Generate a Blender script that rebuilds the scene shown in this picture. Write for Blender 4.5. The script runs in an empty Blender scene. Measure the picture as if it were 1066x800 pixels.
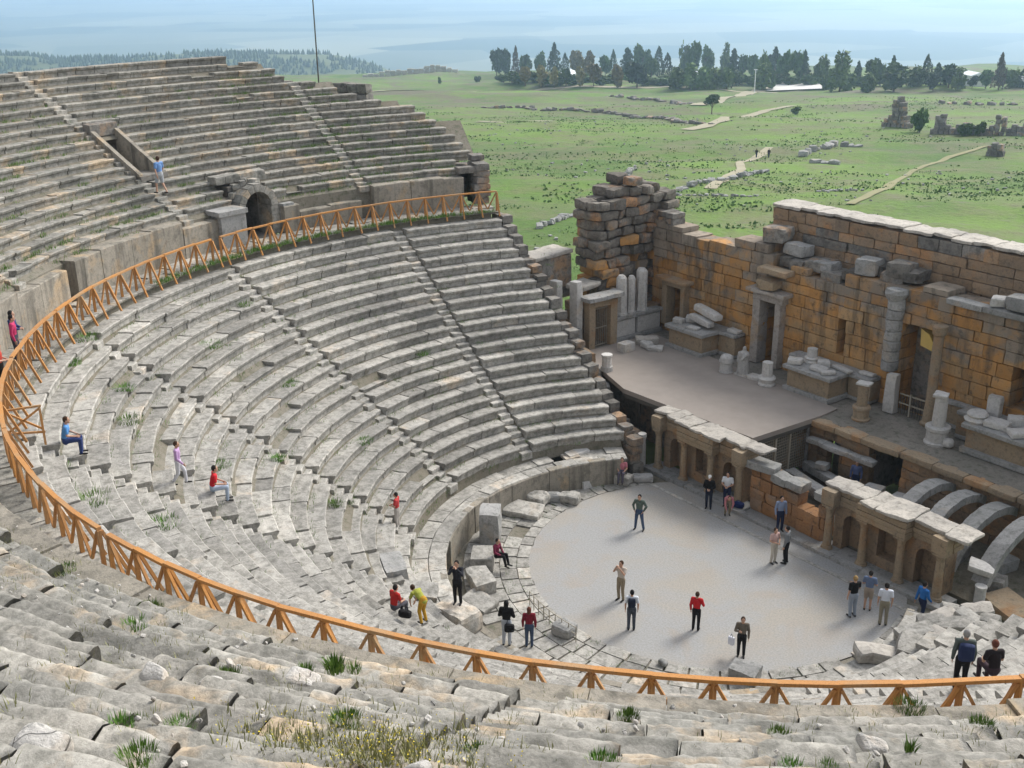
import bpy, math, random
import numpy as np
from mathutils import Vector, Matrix

SC = bpy.context.scene
COL = SC.collection
PI = math.pi
CY = -2.37                      # the seating is concentric about (0, CY)
RNG = random.Random(7)

# ------------------------------------------------------------------ noise
def _h(ix, iy, iz, seed):
    h = (ix.astype(np.int64) * 374761393 + iy.astype(np.int64) * 668265263 + iz.astype(np.int64) * 2147483647 + seed * 974634777) & 0xffffffff
    h = ((h ^ (h >> 13)) * 1274126177) & 0xffffffff
    h = h ^ (h >> 16)
    return (h & 0xffff) / 32767.5 - 1.0
def vnoise(P, seed=0):
    P = np.asarray(P, float); f = np.floor(P); t = P - f; t = t * t * (3 - 2 * t)
    x, y, z = f[:, 0], f[:, 1], f[:, 2]; o = 0
    for dx in (0, 1):
        wx = t[:, 0] if dx else 1 - t[:, 0]
        for dy in (0, 1):
            wy = t[:, 1] if dy else 1 - t[:, 1]
            for dz in (0, 1):
                wz = t[:, 2] if dz else 1 - t[:, 2]
                o = o + wx * wy * wz * _h(x + dx, y + dy, z + dz, seed)
    return o
def fbm(P, seed=0, octv=3):
    P = np.asarray(P, float); a = 1.0; o = 0
    for k in range(octv):
        o = o + a * vnoise(P * (2 ** k), seed + k); a *= .5
    return o

# ------------------------------------------------------------------ mesh builder
class MB:
    def __init__(self):
        self.v = []; self.f = []; self.s = []; self.t = []; self.m = []; self.n = 0; self.soft = False
    def add(self, verts, faces, tint=0.5):
        """faces: list of index lists, or an (n,k) array"""
        verts = np.asarray(verts, float).reshape(-1, 3)
        if isinstance(faces, np.ndarray):
            self.f.append((faces + self.n).ravel()); self.s.append(np.full(len(faces), faces.shape[1])); nf = len(faces)
        else:
            self.f.append(np.array([i for q in faces for i in q], int) + self.n)
            self.s.append(np.array([len(q) for q in faces], int)); nf = len(faces)
        self.t.append(np.full(nf, tint) if np.isscalar(tint) else np.asarray(tint, float))
        self.m.append(np.full(nf, self.soft)); self.v.append(verts); self.n += len(verts)
    def build(self, name, mat, parent=None, off=(0, 0, 0), smooth=False):
        me = bpy.data.meshes.new(name)
        if self.n:
            V = np.concatenate(self.v) - np.asarray(off, float)
            F = np.concatenate(self.f); S = np.concatenate(self.s); T = np.concatenate(self.t)
            me.vertices.add(len(V)); me.vertices.foreach_set('co', V.astype(np.float32).ravel())
            me.loops.add(len(F)); me.loops.foreach_set('vertex_index', F.astype(np.int32))
            st = np.concatenate([[0], np.cumsum(S)[:-1]])
            me.polygons.add(len(S)); me.polygons.foreach_set('loop_start', st.astype(np.int32))
            me.polygons.foreach_set('loop_total', S.astype(np.int32))
            me.polygons.foreach_set('use_smooth', np.ones(len(S), bool) if smooth else np.concatenate(self.m))
            a = me.attributes.new('tint', 'FLOAT', 'FACE'); a.data.foreach_set('value', T.astype(np.float32))
            me.update(calc_edges=True); me.validate()
        o = bpy.data.objects.new(name, me); COL.objects.link(o)
        if mat: me.materials.append(mat)
        if parent: o.parent = parent
        return o

def thing(name, label, cat, loc=(0, 0, 0), group=None, rotz=0):
    o = bpy.data.objects.new(name, None); COL.objects.link(o); o.location = loc; o.rotation_euler = (0, 0, rotz)
    o.empty_display_size = .2
    o['label'] = label; o['category'] = cat
    if group: o['group'] = group
    return o
def tag(o, label, cat, group=None, kind=None):
    o['label'] = label; o['category'] = cat
    if group: o['group'] = group
    if kind: o['kind'] = kind
    return o
def struct(o):
    o['kind'] = 'structure'; return o
def put(mb, name, mat, loc, label, cat, group=None, smooth=False):
    """a thing of one mesh whose origin is loc (verts given in world space)"""
    o = mb.build(name, mat, None, loc, smooth); o.location = loc
    return tag(o, label, cat, group)
def dup(o, loc=None, rotz=None, scale=None, label=None):
    c = o.copy(); COL.objects.link(c)
    for ch in o.children:
        d = ch.copy(); COL.objects.link(d); d.parent = c
        for g in ch.children:
            e = g.copy(); COL.objects.link(e); e.parent = d
    if loc is not None: c.location = loc
    if rotz is not None: c.rotation_euler = (0, 0, rotz)
    if scale is not None: c.scale = scale
    if label: c['label'] = label
    return c

# ------------------------------------------------------------------ shapes
def _boxgrid(n):
    g = np.linspace(-1, 1, n + 1); a, b = np.meshgrid(g, g, indexing='ij'); a = a.ravel(); b = b.ravel(); o = np.ones_like(a)
    idx = np.arange((n + 1) ** 2).reshape(n + 1, n + 1)
    q = np.stack([idx[:-1, :-1], idx[1:, :-1], idx[1:, 1:], idx[:-1, 1:]], -1).reshape(-1, 4)
    V = []; F = []
    for k, (ax, sg) in enumerate([(0, 1), (0, -1), (1, 1), (1, -1), (2, 1), (2, -1)]):
        c = [None] * 3; c[ax] = o * sg; c[(ax + 1) % 3] = a; c[(ax + 2) % 3] = b
        V.append(np.stack(c, 1)); F.append((q if sg > 0 else q[:, ::-1]) + k * (n + 1) ** 2)
    return np.concatenate(V), np.concatenate(F)
_BG = {n: _boxgrid(n) for n in (1, 2, 3, 4, 6, 8)}
def rmat(rx=0, ry=0, rz=0):
    return np.array((Matrix.Rotation(rz, 3, 'Z') @ Matrix.Rotation(ry, 3, 'Y') @ Matrix.Rotation(rx, 3, 'X')))
def rock(mb, c, size, rot=(0, 0, 0), amp=.03, rad=.05, n=3, tint=.5, freq=2.2, seed=0):
    """a worn stone block: rounded box pushed about by noise"""
    V, F = _BG[n]; h = np.asarray(size, float) / 2; rad = min(rad, h.min() * .9)
    P = V * h; Q = np.clip(P, -(h - rad), h - rad); d = P - Q; L = np.linalg.norm(d, axis=1, keepdims=True); L[L == 0] = 1
    P = Q + d / L * rad
    R = rmat(*rot); P = P @ R.T; c = np.asarray(c, float)
    if amp:
        W = (P + c) * freq + seed * 7.3
        P = P + amp * np.stack([fbm(W, 1), fbm(W + 31.7, 2), fbm(W + 77.1, 3)], 1)
    mb.add(P + c, F, tint)
def box(mb, c, size, rz=0, tint=.5, rot=None):
    V, F = _BG[1]; P = (V * np.asarray(size, float) / 2) @ rmat(*(rot or (0, 0, rz))).T
    mb.add(P + np.asarray(c, float), F, tint)
def box2(mb, lo, hi, tint=.5):
    lo = np.asarray(lo, float); hi = np.asarray(hi, float); box(mb, (lo + hi) / 2, hi - lo, 0, tint)
def bar(mb, a, b, w, h=None, tint=.5):
    """squared timber from a to b"""
    a = np.asarray(a, float); b = np.asarray(b, float); h = h or w; d = b - a; L = np.linalg.norm(d); d = d / L
    up = np.array([0, 0, 1.]) if abs(d[2]) < .95 else np.array([0, 1., 0]); s = np.cross(d, up); s /= np.linalg.norm(s); u = np.cross(s, d)
    V, F = _BG[1]; P = V[:, :1] * d * L / 2 + V[:, 1:2] * s * w / 2 + V[:, 2:] * u * h / 2
    # winding: (d,s,u) has det of sign; keep outward normals
    if np.linalg.det(np.stack([d, s, u])) < 0: F = F[:, ::-1]
    mb.add(P + (a + b) / 2, F, tint)
def lathe(mb, c, prof, n=16, tint=.5, flute=0, amp=0, rot=(0, 0, 0), caps=True):
    """prof: [(r,z)...] from bottom to top"""
    k = len(prof); a = np.arange(n) * 2 * PI / n; V = []
    for r, z in prof:
        rr = r * (1 - flute * (np.arange(n) % 2)); V.append(np.stack([rr * np.cos(a), rr * np.sin(a), np.full(n, z)], 1))
    V = np.concatenate(V) @ rmat(*rot).T + np.asarray(c, float)
    if amp: V = V + amp * np.stack([fbm(V * 2.5, 4), fbm(V * 2.5 + 9, 5), fbm(V * 2.5 + 19, 6)], 1)
    F = [[i * n + j, i * n + (j + 1) % n, (i + 1) * n + (j + 1) % n, (i + 1) * n + j] for i in range(k - 1) for j in range(n)]
    if caps: F += [list(range(n))[::-1], list(range((k - 1) * n, k * n))]
    mb.add(V, F, tint)
def prism(mb, poly, axis, lo, hi, tint=.5):
    """extrude a closed 2-D polygon along axis ('x': poly is (y,z); 'y': (x,z); 'z': (x,y))"""
    n = len(poly); p = np.asarray(poly, float)
    def mk(t):
        o = np.full(n, t)
        return np.stack({'x': [o, p[:, 0], p[:, 1]], 'y': [p[:, 0], o, p[:, 1]], 'z': [p[:, 0], p[:, 1], o]}[axis], 1)
    V = np.concatenate([mk(lo), mk(hi)])
    area = .5 * np.sum(p[:, 0] * np.roll(p[:, 1], -1) - np.roll(p[:, 0], -1) * p[:, 1])
    flip = (area > 0) == (axis == 'y')
    F = [[i, (i + 1) % n, n + (i + 1) % n, n + i] for i in range(n)] + [list(range(n))[::-1], list(range(n, 2 * n))]
    if flip: F = [q[::-1] for q in F]
    mb.add(V, F, tint)
def pol(r, th, z):
    return (r * math.cos(th), CY + r * math.sin(th), z)
def arc_block(mb, prof, th0, th1, nseg, amp=.02, tint=.5, freq=2.5, tilt=0, skew=0, rough=0):
    """sweep a closed (r,z) profile about the seating centre"""
    pr = np.asarray(prof, float); k = len(pr); cen = pr.mean(0)
    ts = np.linspace(th0, th1, nseg + 1); V = []
    for i, t in enumerate(ts):
        q = pr if 0 < i < nseg else cen + (pr - cen) * .985
        u = (i / nseg - .5); r = q[:, 0] + skew * u; z = q[:, 1] + tilt * u
        V.append(np.stack([r * math.cos(t), CY + r * math.sin(t), z], 1))
    V = np.concatenate(V)
    if amp: V = V + amp * np.stack([fbm(V * freq, 11, 2), fbm(V * freq + 13, 12, 2), .8 * fbm(V * freq + 29, 13, 2)], 1)
    if rough: V = V + rough * np.stack([fbm(V * 8, 14, 3), fbm(V * 8 + 5, 15, 3), 1.2 * fbm(V * 8 + 9, 16, 3)], 1)
    i = np.arange(nseg)[:, None]; j = np.arange(k)[None, :]; jn = (j + 1) % k
    Q = np.stack(np.broadcast_arrays(i * k + j, i * k + jn, (i + 1) * k + jn, (i + 1) * k + j), -1).reshape(-1, 4)
    area = .5 * np.sum(pr[:, 0] * np.roll(pr[:, 1], -1) - np.roll(pr[:, 0], -1) * pr[:, 1])
    fl = (area > 0) != (th1 < th0)
    caps = [list(range(k)), list(range(nseg * k, (nseg + 1) * k))[::-1]]
    if fl: Q = Q; caps = [caps[0], caps[1]]
    if not fl: Q = Q[:, ::-1]; caps = [c[::-1] for c in caps]
    n0 = mb.n
    mb.add(V, Q, tint)
    mb.add(np.zeros((0, 3)), [[c + n0 - mb.n for c in q] for q in caps], tint)

# ------------------------------------------------------------------ materials
def newmat(name):
    m = bpy.data.materials.new(name); m.use_nodes = True; nt = m.node_tree
    b = nt.nodes['Principled BSDF']; b.inputs['Roughness'].default_value = .9
    b.inputs['Specular IOR Level'].default_value = .25
    return m, nt, b
class NT:
    def __init__(s, nt): s.nt = nt
    def n(s, t, **k):
        o = s.nt.nodes.new(t)
        for a, v in k.items():
            if a.startswith('_'): o.inputs[a[1:].replace('_', ' ')].default_value = v
            else: setattr(o, a, v)
        return o
    def l(s, a, b): s.nt.links.new(a, b)
    def noise(s, vec, scale, detail=5, rough=.6, dist=0):
        o = s.n('ShaderNodeTexNoise'); o.inputs['Scale'].default_value = scale; o.inputs['Detail'].default_value = detail
        o.inputs['Roughness'].default_value = rough; o.inputs['Distortion'].default_value = dist; s.l(vec, o.inputs['Vector']); return o.outputs['Fac']
    def ramp(s, fac, lo, hi, a=(0, 0, 0, 1), b=(1, 1, 1, 1)):
        o = s.n('ShaderNodeValToRGB'); e = o.color_ramp.elements; e[0].position = lo; e[1].position = hi
        e[0].color = a if len(a) == 4 else (*a, 1); e[1].color = b if len(b) == 4 else (*b, 1); s.l(fac, o.inputs['Fac']); return o.outputs['Color']
    def mix(s, fac, a, b, mode='MIX'):
        o = s.n('ShaderNodeMix', data_type='RGBA', blend_type=mode)
        for sock, v in ((o.inputs[0], fac), (o.inputs[6], a), (o.inputs[7], b)):
            if isinstance(v, (int, float)): sock.default_value = v
            elif isinstance(v, tuple): sock.default_value = (*v, 1) if len(v) == 3 else v
            else: s.l(v, sock)
        return o.outputs[2]
    def math(s, op, a, b=None):
        o = s.n('ShaderNodeMath', operation=op)
        for sock, v in ((o.inputs[0], a), (o.inputs[1], b)):
            if v is None: continue
            if isinstance(v, (int, float)): sock.default_value = v
            else: s.l(v, sock)
        return o.outputs[0]
    def bump(s, h, strength, dist, target):
        o = s.n('ShaderNodeBump'); o.inputs['Strength'].default_value = strength; o.inputs['Distance'].default_value = dist
        s.l(h, o.inputs['Height']); s.l(o.outputs['Normal'], target)
def coords(t, scale=None):
    g = t.n('ShaderNodeNewGeometry').outputs['Position']
    if scale:
        m = t.n('ShaderNodeMapping'); m.inputs['Scale'].default_value = scale; t.l(g, m.inputs['Vector']); return m.outputs['Vector']
    return g
def stone(name, a, b, lichen, lich=(.5, .68), warm=None, warmr=(.55, .7), bump=.5, var=.5, big=.35, mid=3.5, speck=.35, streak=None, lmix=.6, crack=0):
    """weathered stone: two stone tones, dark lichen, warm stains, a tone of its own for every block"""
    m, nt, bs = newmat(name); t = NT(nt); p = coords(t)
    at = t.n('ShaderNodeAttribute', attribute_name='tint').outputs['Fac']
    n1 = t.noise(p, big, 4); n2 = t.noise(p, mid, 7, .65); n3 = t.noise(p, 22, 6, .7)
    c = t.mix(t.ramp(n1, .38, .62), a, b)
    if warm:
        nw = t.noise(p, big * 2.3, 5, .6, .4)
        nw = t.math('ADD', nw, t.math('MULTIPLY', t.math('SUBTRACT', at, .5), .25))
        c = t.mix(t.ramp(nw, *warmr), c, warm)
    if streak:
        ps = coords(t, (1.6, 1.6, .16)); ns = t.noise(ps, 1.3, 5, .6)
        c = t.mix(t.ramp(ns, *streak[:2]), c, streak[2])
    c = t.mix(t.math('MULTIPLY', t.ramp(n2, *lich), lmix), c, lichen)
    n5 = t.noise(p, mid * 3.1, 6, .7); c = t.mix(t.math('MULTIPLY', t.ramp(n5, .48, .70), lmix * .75), c, lichen)
    c = t.mix(t.math('MULTIPLY', t.ramp(n3, .56, .74), speck), c, lichen)
    k = t.math('ADD', t.math('MULTIPLY', at, var), 1 - var * .5)
    hs = t.n('ShaderNodeHueSaturation'); t.l(c, hs.inputs['Color']); t.l(k, hs.inputs['Value'])
    t.l(hs.outputs['Color'], bs.inputs['Base Color'])
    h = t.math('ADD', t.math('MULTIPLY', n2, .5), t.math('ADD', t.math('MULTIPLY', n3, .45), t.math('MULTIPLY', n5, .5)))
    if crack:                                                # fine cracks running through the stone
        wv = t.n('ShaderNodeVectorMath', operation='MULTIPLY_ADD'); wn = t.n('ShaderNodeTexNoise'); t.l(p, wn.inputs['Vector']); wn.inputs['Scale'].default_value = 2.5; t.l(wn.outputs['Color'], wv.inputs[0]); wv.inputs[1].default_value = (.5, .5, .5); t.l(p, wv.inputs[2])
        vo = t.n('ShaderNodeTexVoronoi', feature='DISTANCE_TO_EDGE'); vo.inputs['Scale'].default_value = crack; t.l(wv.outputs[0], vo.inputs['Vector'])
        ck = t.math('MULTIPLY', t.ramp(vo.outputs['Distance'], .002, .014, (1, 1, 1), (0, 0, 0)), t.ramp(t.noise(p, 1.2, 3), .45, .6))
        c2 = t.mix(t.math('MULTIPLY', ck, .55), hs.outputs['Color'], (.07, .065, .055)); t.l(c2, bs.inputs['Base Color']); h = t.math('SUBTRACT', h, t.math('MULTIPLY', ck, .8))
    t.bump(h, bump, .06, bs.inputs['Normal'])
    return m
def plain(name, col, rough=.8, var=.15, scale=8, bump=0, metal=0, spec=.25):
    m, nt, bs = newmat(name); t = NT(nt); p = coords(t); n = t.noise(p, scale, 5)
    at = t.n('ShaderNodeAttribute', attribute_name='tint').outputs['Fac']
    k = t.math('ADD', t.math('MULTIPLY', t.math('ADD', n, at), var), 1 - var)
    hs = t.n('ShaderNodeHueSaturation'); hs.inputs['Color'].default_value = (*col, 1); t.l(k, hs.inputs['Value'])
    t.l(hs.outputs['Color'], bs.inputs['Base Color']); bs.inputs['Roughness'].default_value = rough; bs.inputs['Metallic'].default_value = metal
    bs.inputs['Specular IOR Level'].default_value = spec
    if bump: t.bump(n, bump, .02, bs.inputs['Normal'])
    return m

M = {}
M['seat'] = stone('seat_limestone', (.455, .435, .395), (.35, .338, .312), (.085, .084, .07), (.43, .66), warm=(.46, .39, .31), warmr=(.62, .78), bump=.6, var=.6)
M['seat_old'] = stone('upper_limestone', (.40, .378, .335), (.285, .277, .25), (.075, .075, .062), (.41, .64), warm=(.46, .36, .25), warmr=(.56, .70), bump=.6, var=.6)
M['near'] = stone('near_limestone', (.60, .57, .53), (.50, .485, .46), (.14, .135, .12), (.48, .76), warm=(.55, .47, .38), warmr=(.56, .76), bump=1.0, var=.3, big=.6, mid=6, speck=.5, lmix=.36, crack=1.1)
M['marble'] = stone('white_marble', (.56, .545, .52), (.45, .44, .42), (.17, .17, .16), (.56, .74), warm=(.52, .45, .36), warmr=(.62, .8), bump=.4, var=.35, mid=2.6)
M['greystone'] = stone('grey_marble', (.36, .355, .345), (.27, .27, .26), (.10, .105, .095), (.52, .68), warm=(.38, .32, .25), warmr=(.6, .78), bump=.5, var=.4)
M['wall'] = stone('orange_travertine', (.40, .20, .082), (.34, .19, .10), (.085, .072, .055), (.55, .70), warm=(.27, .185, .125), warmr=(.50, .66), bump=.6, var=.55, streak=(.60, .76, (.12, .10, .075)))
M['wallgrey'] = stone('grey_wall_stone', (.27, .255, .23), (.19, .175, .155), (.055, .055, .05), (.47, .64), warm=(.34, .22, .13), warmr=(.54, .68), bump=.7, var=.7)
M['wallbuff'] = stone('buff_wall_stone', (.34, .235, .145), (.29, .22, .155), (.09, .083, .07), (.52, .68), warm=(.40, .225, .11), warmr=(.54, .68), bump=.6, var=.6)
M['colonnade'] = stone('tan_limestone', (.36, .275, .18), (.30, .24, .17), (.10, .09, .07), (.55, .72), warm=(.33, .20, .105), warmr=(.55, .70), bump=.5, var=.4)
M['topslab'] = stone('pale_slab', (.50, .465, .41), (.40, .375, .34), (.15, .14, .12), (.5, .68), bump=.4, var=.2)
M['rubble'] = stone('earth_fill', (.17, .15, .115), (.22, .20, .165), (.06, .075, .04), (.5, .66), bump=.9, var=.2)
def timber_mat():
    m, nt, b = newmat('weathered_timber'); t = NT(nt); p = coords(t); at = t.n('ShaderNodeAttribute', attribute_name='tint').outputs['Fac']
    g = t.noise(coords(t, (14, 14, 3)), 2.2, 5, .7); n = t.noise(p, 1.1, 4)
    c = t.mix(at, (.50, .235, .07), (.42, .21, .08)); c = t.mix(t.ramp(n, .5, .7), c, (.40, .26, .14)); c = t.mix(t.math('MULTIPLY', t.ramp(g, .5, .72), .6), c, (.17, .085, .03))
    t.l(c, b.inputs['Base Color']); b.inputs['Roughness'].default_value = .75; t.bump(g, .4, .01, b.inputs['Normal']); return m
M['timber'] = timber_mat()
def wall_mat():
    m, nt, bs = newmat('stained_ashlar'); t = NT(nt); p = coords(t); at = t.n('ShaderNodeAttribute', attribute_name='tint').outputs['Fac']
    n1 = t.noise(p, .42, 5, .6, .5); n2 = t.noise(p, 2.6, 8, .7); n3 = t.noise(p, 16, 6, .7); n4 = t.noise(coords(t, (1.2, 1.2, .2)), 1.1, 6, .65)
    c = t.mix(t.ramp(t.math('ADD', t.noise(p, .9, 4), t.math('MULTIPLY', at, .25)), .5, .75), (.52, .27, .09), (.40, .26, .13))
    sx = t.n('ShaderNodeSeparateXYZ'); t.l(p, sx.inputs[0])
    hz_ = t.n('ShaderNodeMapRange'); t.l(sx.outputs['Z'], hz_.inputs['Value']); hz_.inputs['From Min'].default_value = 6.2; hz_.inputs['From Max'].default_value = 9.2
    rgt = t.n('ShaderNodeMapRange'); t.l(sx.outputs['X'], rgt.inputs['Value']); rgt.inputs['From Min'].default_value = -3; rgt.inputs['From Max'].default_value = 4
    g = t.math('ADD', t.math('ADD', n1, t.math('MULTIPLY', hz_.outputs['Result'], .22)), t.math('MULTIPLY', t.math('SUBTRACT', at, .5), .16))
    g = t.math('ADD', g, t.math('MULTIPLY', rgt.outputs['Result'], .06))
    c = t.mix(t.math('MULTIPLY', t.ramp(g, .55, .66), .85), c, (.235, .215, .185))                 # grey weathering, heavier on the old wall head
    c = t.mix(t.math('MULTIPLY', t.ramp(n4, .52, .68), .72), c, (.075, .066, .05))               # black water streaks
    c = t.mix(t.math('MULTIPLY', t.ramp(n2, .54, .70), .8), c, (.07, .062, .05)); c = t.mix(t.math('MULTIPLY', t.ramp(n3, .56, .74), .4), c, (.06, .055, .045))
    hs = t.n('ShaderNodeHueSaturation'); t.l(c, hs.inputs['Color']); t.l(t.math('ADD', t.math('MULTIPLY', at, .5), .75), hs.inputs['Value']); t.l(hs.outputs['Color'], bs.inputs['Base Color'])
    t.bump(t.math('ADD', n2, t.math('MULTIPLY', n3, .5)), .7, .07, bs.inputs['Normal']); return m
M['wallmix'] = wall_mat()
# ------------------------------------------------------------------ terrain
EX, EY = -.8046, .5938          # downhill, away from the theatre
def smooth(a, b, x):
    t = np.clip((x - a) / (b - a), 0, 1); return t * t * (3 - 2 * t)
def terr(x, y):
    x = np.asarray(x, float); y = np.asarray(y, float)
    s = x * EX + y * EY; l = x * -EY + y * -EX
    l = x * .5938 + y * .8046
    z = -.35 - .067 * np.maximum(0, s - 14)
    P = np.stack([s / 38., l / 60., s * 0], -1).reshape(-1, 3)
    n = fbm(P, 21, 3).reshape(s.shape)
    z = z + n * np.clip((s - 22) / 60, 0, 1) * (.35 + .0035 * np.clip(s, 0, 600))
    z = z + np.clip((s - 22) / 40, 0, 1) * np.clip(1.4 - s / 400, 0, 1) * .28 * fbm(np.stack([s / 9., l / 14., s * 0], -1).reshape(-1, 3), 27, 3).reshape(s.shape)
    edge = 1010 + 40 * np.sin(l / 90.) + np.clip(-l, 0, 400) * .1
    e = smooth(edge, edge + 900, s)
    return z * (1 - e) + e * -270
# ------------------------------------------------------------------ ground and sky setting
def ground_mat():
    m, nt, b = newmat('grass_ground'); t = NT(nt); p = coords(t)
    dp = t.n('ShaderNodeVectorMath', operation='DOT_PRODUCT'); t.l(p, dp.inputs[0]); dp.inputs[1].default_value = (EX, EY, 0); s = dp.outputs['Value']
    n1 = t.noise(p, .018, 6, .6, .3); n2 = t.noise(p, .11, 6, .65); n3 = t.noise(p, .9, 6, .7)
    c = t.mix(t.ramp(n1, .40, .60), (.13, .225, .030), (.07, .135, .022))
    c = t.mix(t.math('MULTIPLY', t.ramp(n2, .46, .62), .8), c, (.15, .155, .07))
    # bare, stony bands across the slope
    mp = t.n('ShaderNodeMapping'); mp.inputs['Rotation'].default_value = (0, 0, -math.atan2(.8046, .5938)); mp.inputs['Scale'].default_value = (.006, .03, 1)
    t.l(p, mp.inputs['Vector']); n4 = t.noise(mp.outputs['Vector'], 1, 6, .65, .5)
    far = t.n('ShaderNodeMapRange'); t.l(s, far.inputs['Value']); far.inputs['From Min'].default_value = 60; far.inputs['From Max'].default_value = 330
    c = t.mix(t.math('MULTIPLY', t.ramp(n4, .47, .62), t.math('ADD', t.math('MULTIPLY', far.outputs['Result'], .75), .2)), c, (.135, .118, .078))
    c = t.mix(t.math('MULTIPLY', t.ramp(n3, .52, .70), .6), c, (.06, .072, .032)); c = t.mix(t.math('MULTIPLY', t.ramp(t.noise(p, .33, 6, .7), .56, .70), .6), c, (.16, .15, .11))
    # valley farmland
    v = t.n('ShaderNodeTexVoronoi'); v.inputs['Scale'].default_value = .0016; t.l(p, v.inputs['Vector'])
    vc = t.mix(t.ramp(v.outputs['Color'], .25, .75), (.02, .05, .03), (.26, .26, .17))
    vd = t.noise(p, .0009, 5); vc = t.mix(t.math('MULTIPLY', t.ramp(vd, .45, .68), .45), vc, (.05, .08, .05))
    e = t.n('ShaderNodeMapRange'); t.l(s, e.inputs['Value']); e.inputs['From Min'].default_value = 900; e.inputs['From Max'].default_value = 1200
    c = t.mix(e.outputs['Result'], c, vc)
    t.l(c, b.inputs['Base Color']); c = t.mix(0, c, c); t.bump(t.math('ADD', n3, n2), .8, .5, b.inputs['Normal']); return m
def build_ground():
    S = np.concatenate([np.arange(-90, 0, 10), np.arange(0, 260, 3.5), np.arange(260, 900, 9), np.arange(900, 1700, 40), 1700 * 1.16 ** np.arange(0, 24)])
    U = np.linspace(-1, 1, 190); U = np.sign(U) * np.abs(U) ** 1.25 * 1.7
    s, u = np.meshgrid(S, U, indexing='ij'); l = u * (75 + .9 * np.maximum(s + 40, 0))
    x = s * EX + l * .5938; y = s * EY + l * .8046
    z = terr(x, y); V = np.stack([x, y, z], -1).reshape(-1, 3); nu = len(U)
    i = np.arange(len(S) - 1)[:, None] * nu + np.arange(nu - 1)[None]; i = i.ravel()
    mb = MB(); mb.add(V, np.stack([i, i + 1, i + nu + 1, i + nu], 1)); o = mb.build('ground', ground_mat(), smooth=True); struct(o)
build_ground()

def drape(name, pts, w, mat, lift=.06, step=4, jit=.25):
    """a road or path laid on the ground along world points"""
    P = []
    for (a, b) in zip(pts[:-1], pts[1:]):
        n = max(1, int(math.dist(a, b) / step))
        for k in range(n): P.append([a[0] + (b[0] - a[0]) * k / n, a[1] + (b[1] - a[1]) * k / n])
    P.append(list(pts[-1])); P = np.array(P, float); d = np.gradient(P, axis=0); d /= np.linalg.norm(d, axis=1, keepdims=True) + 1e-9
    nn = np.stack([-d[:, 1], d[:, 0]], 1); V = []; k = 5
    wob = 1 + jit * fbm(np.c_[P / 9, P[:, 0] * 0], 33)
    for q in np.linspace(-.5, .5, k): V.append(P + nn * (w * q * wob)[:, None])
    V = np.stack(V, 1).reshape(-1, 2); z = terr(V[:, 0], V[:, 1]) + lift
    i = (np.arange(len(P) - 1)[:, None] * k + np.arange(k - 1)[None]).ravel()
    mb = MB(); mb.add(np.c_[V, z], np.stack([i, i + 1, i + k + 1, i + k], 1)); return struct(mb.build(name, mat))

# ------------------------------------------------------------------ the seating
R0, Z0, DR, DZ, NL = 10.2, 1.68, .61, .42, 20       # lower tier: riser radius, tread under the first riser, run, rise, rows
UR, UZ, UDR, UDZ = 24.1, 12.1, .61, .366             # upper tier
DIAZ = 10.45
AIS = [math.radians(270 + 13.35 * k) for k in (-7, -5, -3, -1, 1, 3, 5, 7)]
def edge_theta(r):
    lo, hi = PI * .75, PI * 1.1                      # left edge of the lower tier, seen from the seating centre
    for _ in range(40):
        m = (lo + hi) / 2; x, y = r * math.cos(m), CY + r * math.sin(m)
        if y > 3.1 + (-9.6 - x) * .1416: lo = m
        else: hi = m
    return hi
UEND = [(24.1, 163.9), (25.2, 161.6), (27.5, 163.7), (29.6, 166.6), (30.4, 171.2), (31.6, 174.6), (32.8, 178.4), (34.1, 181), (34.6, 184), (34.8, 200)]
def up_end(r):
    return math.radians(np.interp(r, [a for a, _ in UEND], [b for _, b in UEND]))
def up_rmax(thd):   # rows survive higher on the near side, where the photograph was taken
    return np.interp(thd, [183, 212, 236], [34.75, 34.9, 41.0])
def low_z(r):       # surface height of the lower tier, walkway and above (for setting things down)
    if r < 8.9: return 0.
    if r < R0: return 1.3
    i = int((r - R0) / DR)
    return Z0 + DZ * (i + 1) if i < NL else DIAZ
def up_z(r):
    if r < UR: return DIAZ
    return UZ + UDZ * int((r - UR) / UDR)

def segs(th0, th1, holes):
    """cut angular holes out of [th0, th1]"""
    out = [(th0, th1)]
    for a, b in holes:
        nx = []
        for (p, q) in out:
            if b <= p or a >= q: nx.append((p, q)); continue
            if a > p: nx.append((p, a))
            if b < q: nx.append((b, q))
        out = nx
    return [(p, q) for p, q in out if q - p > .004]

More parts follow.
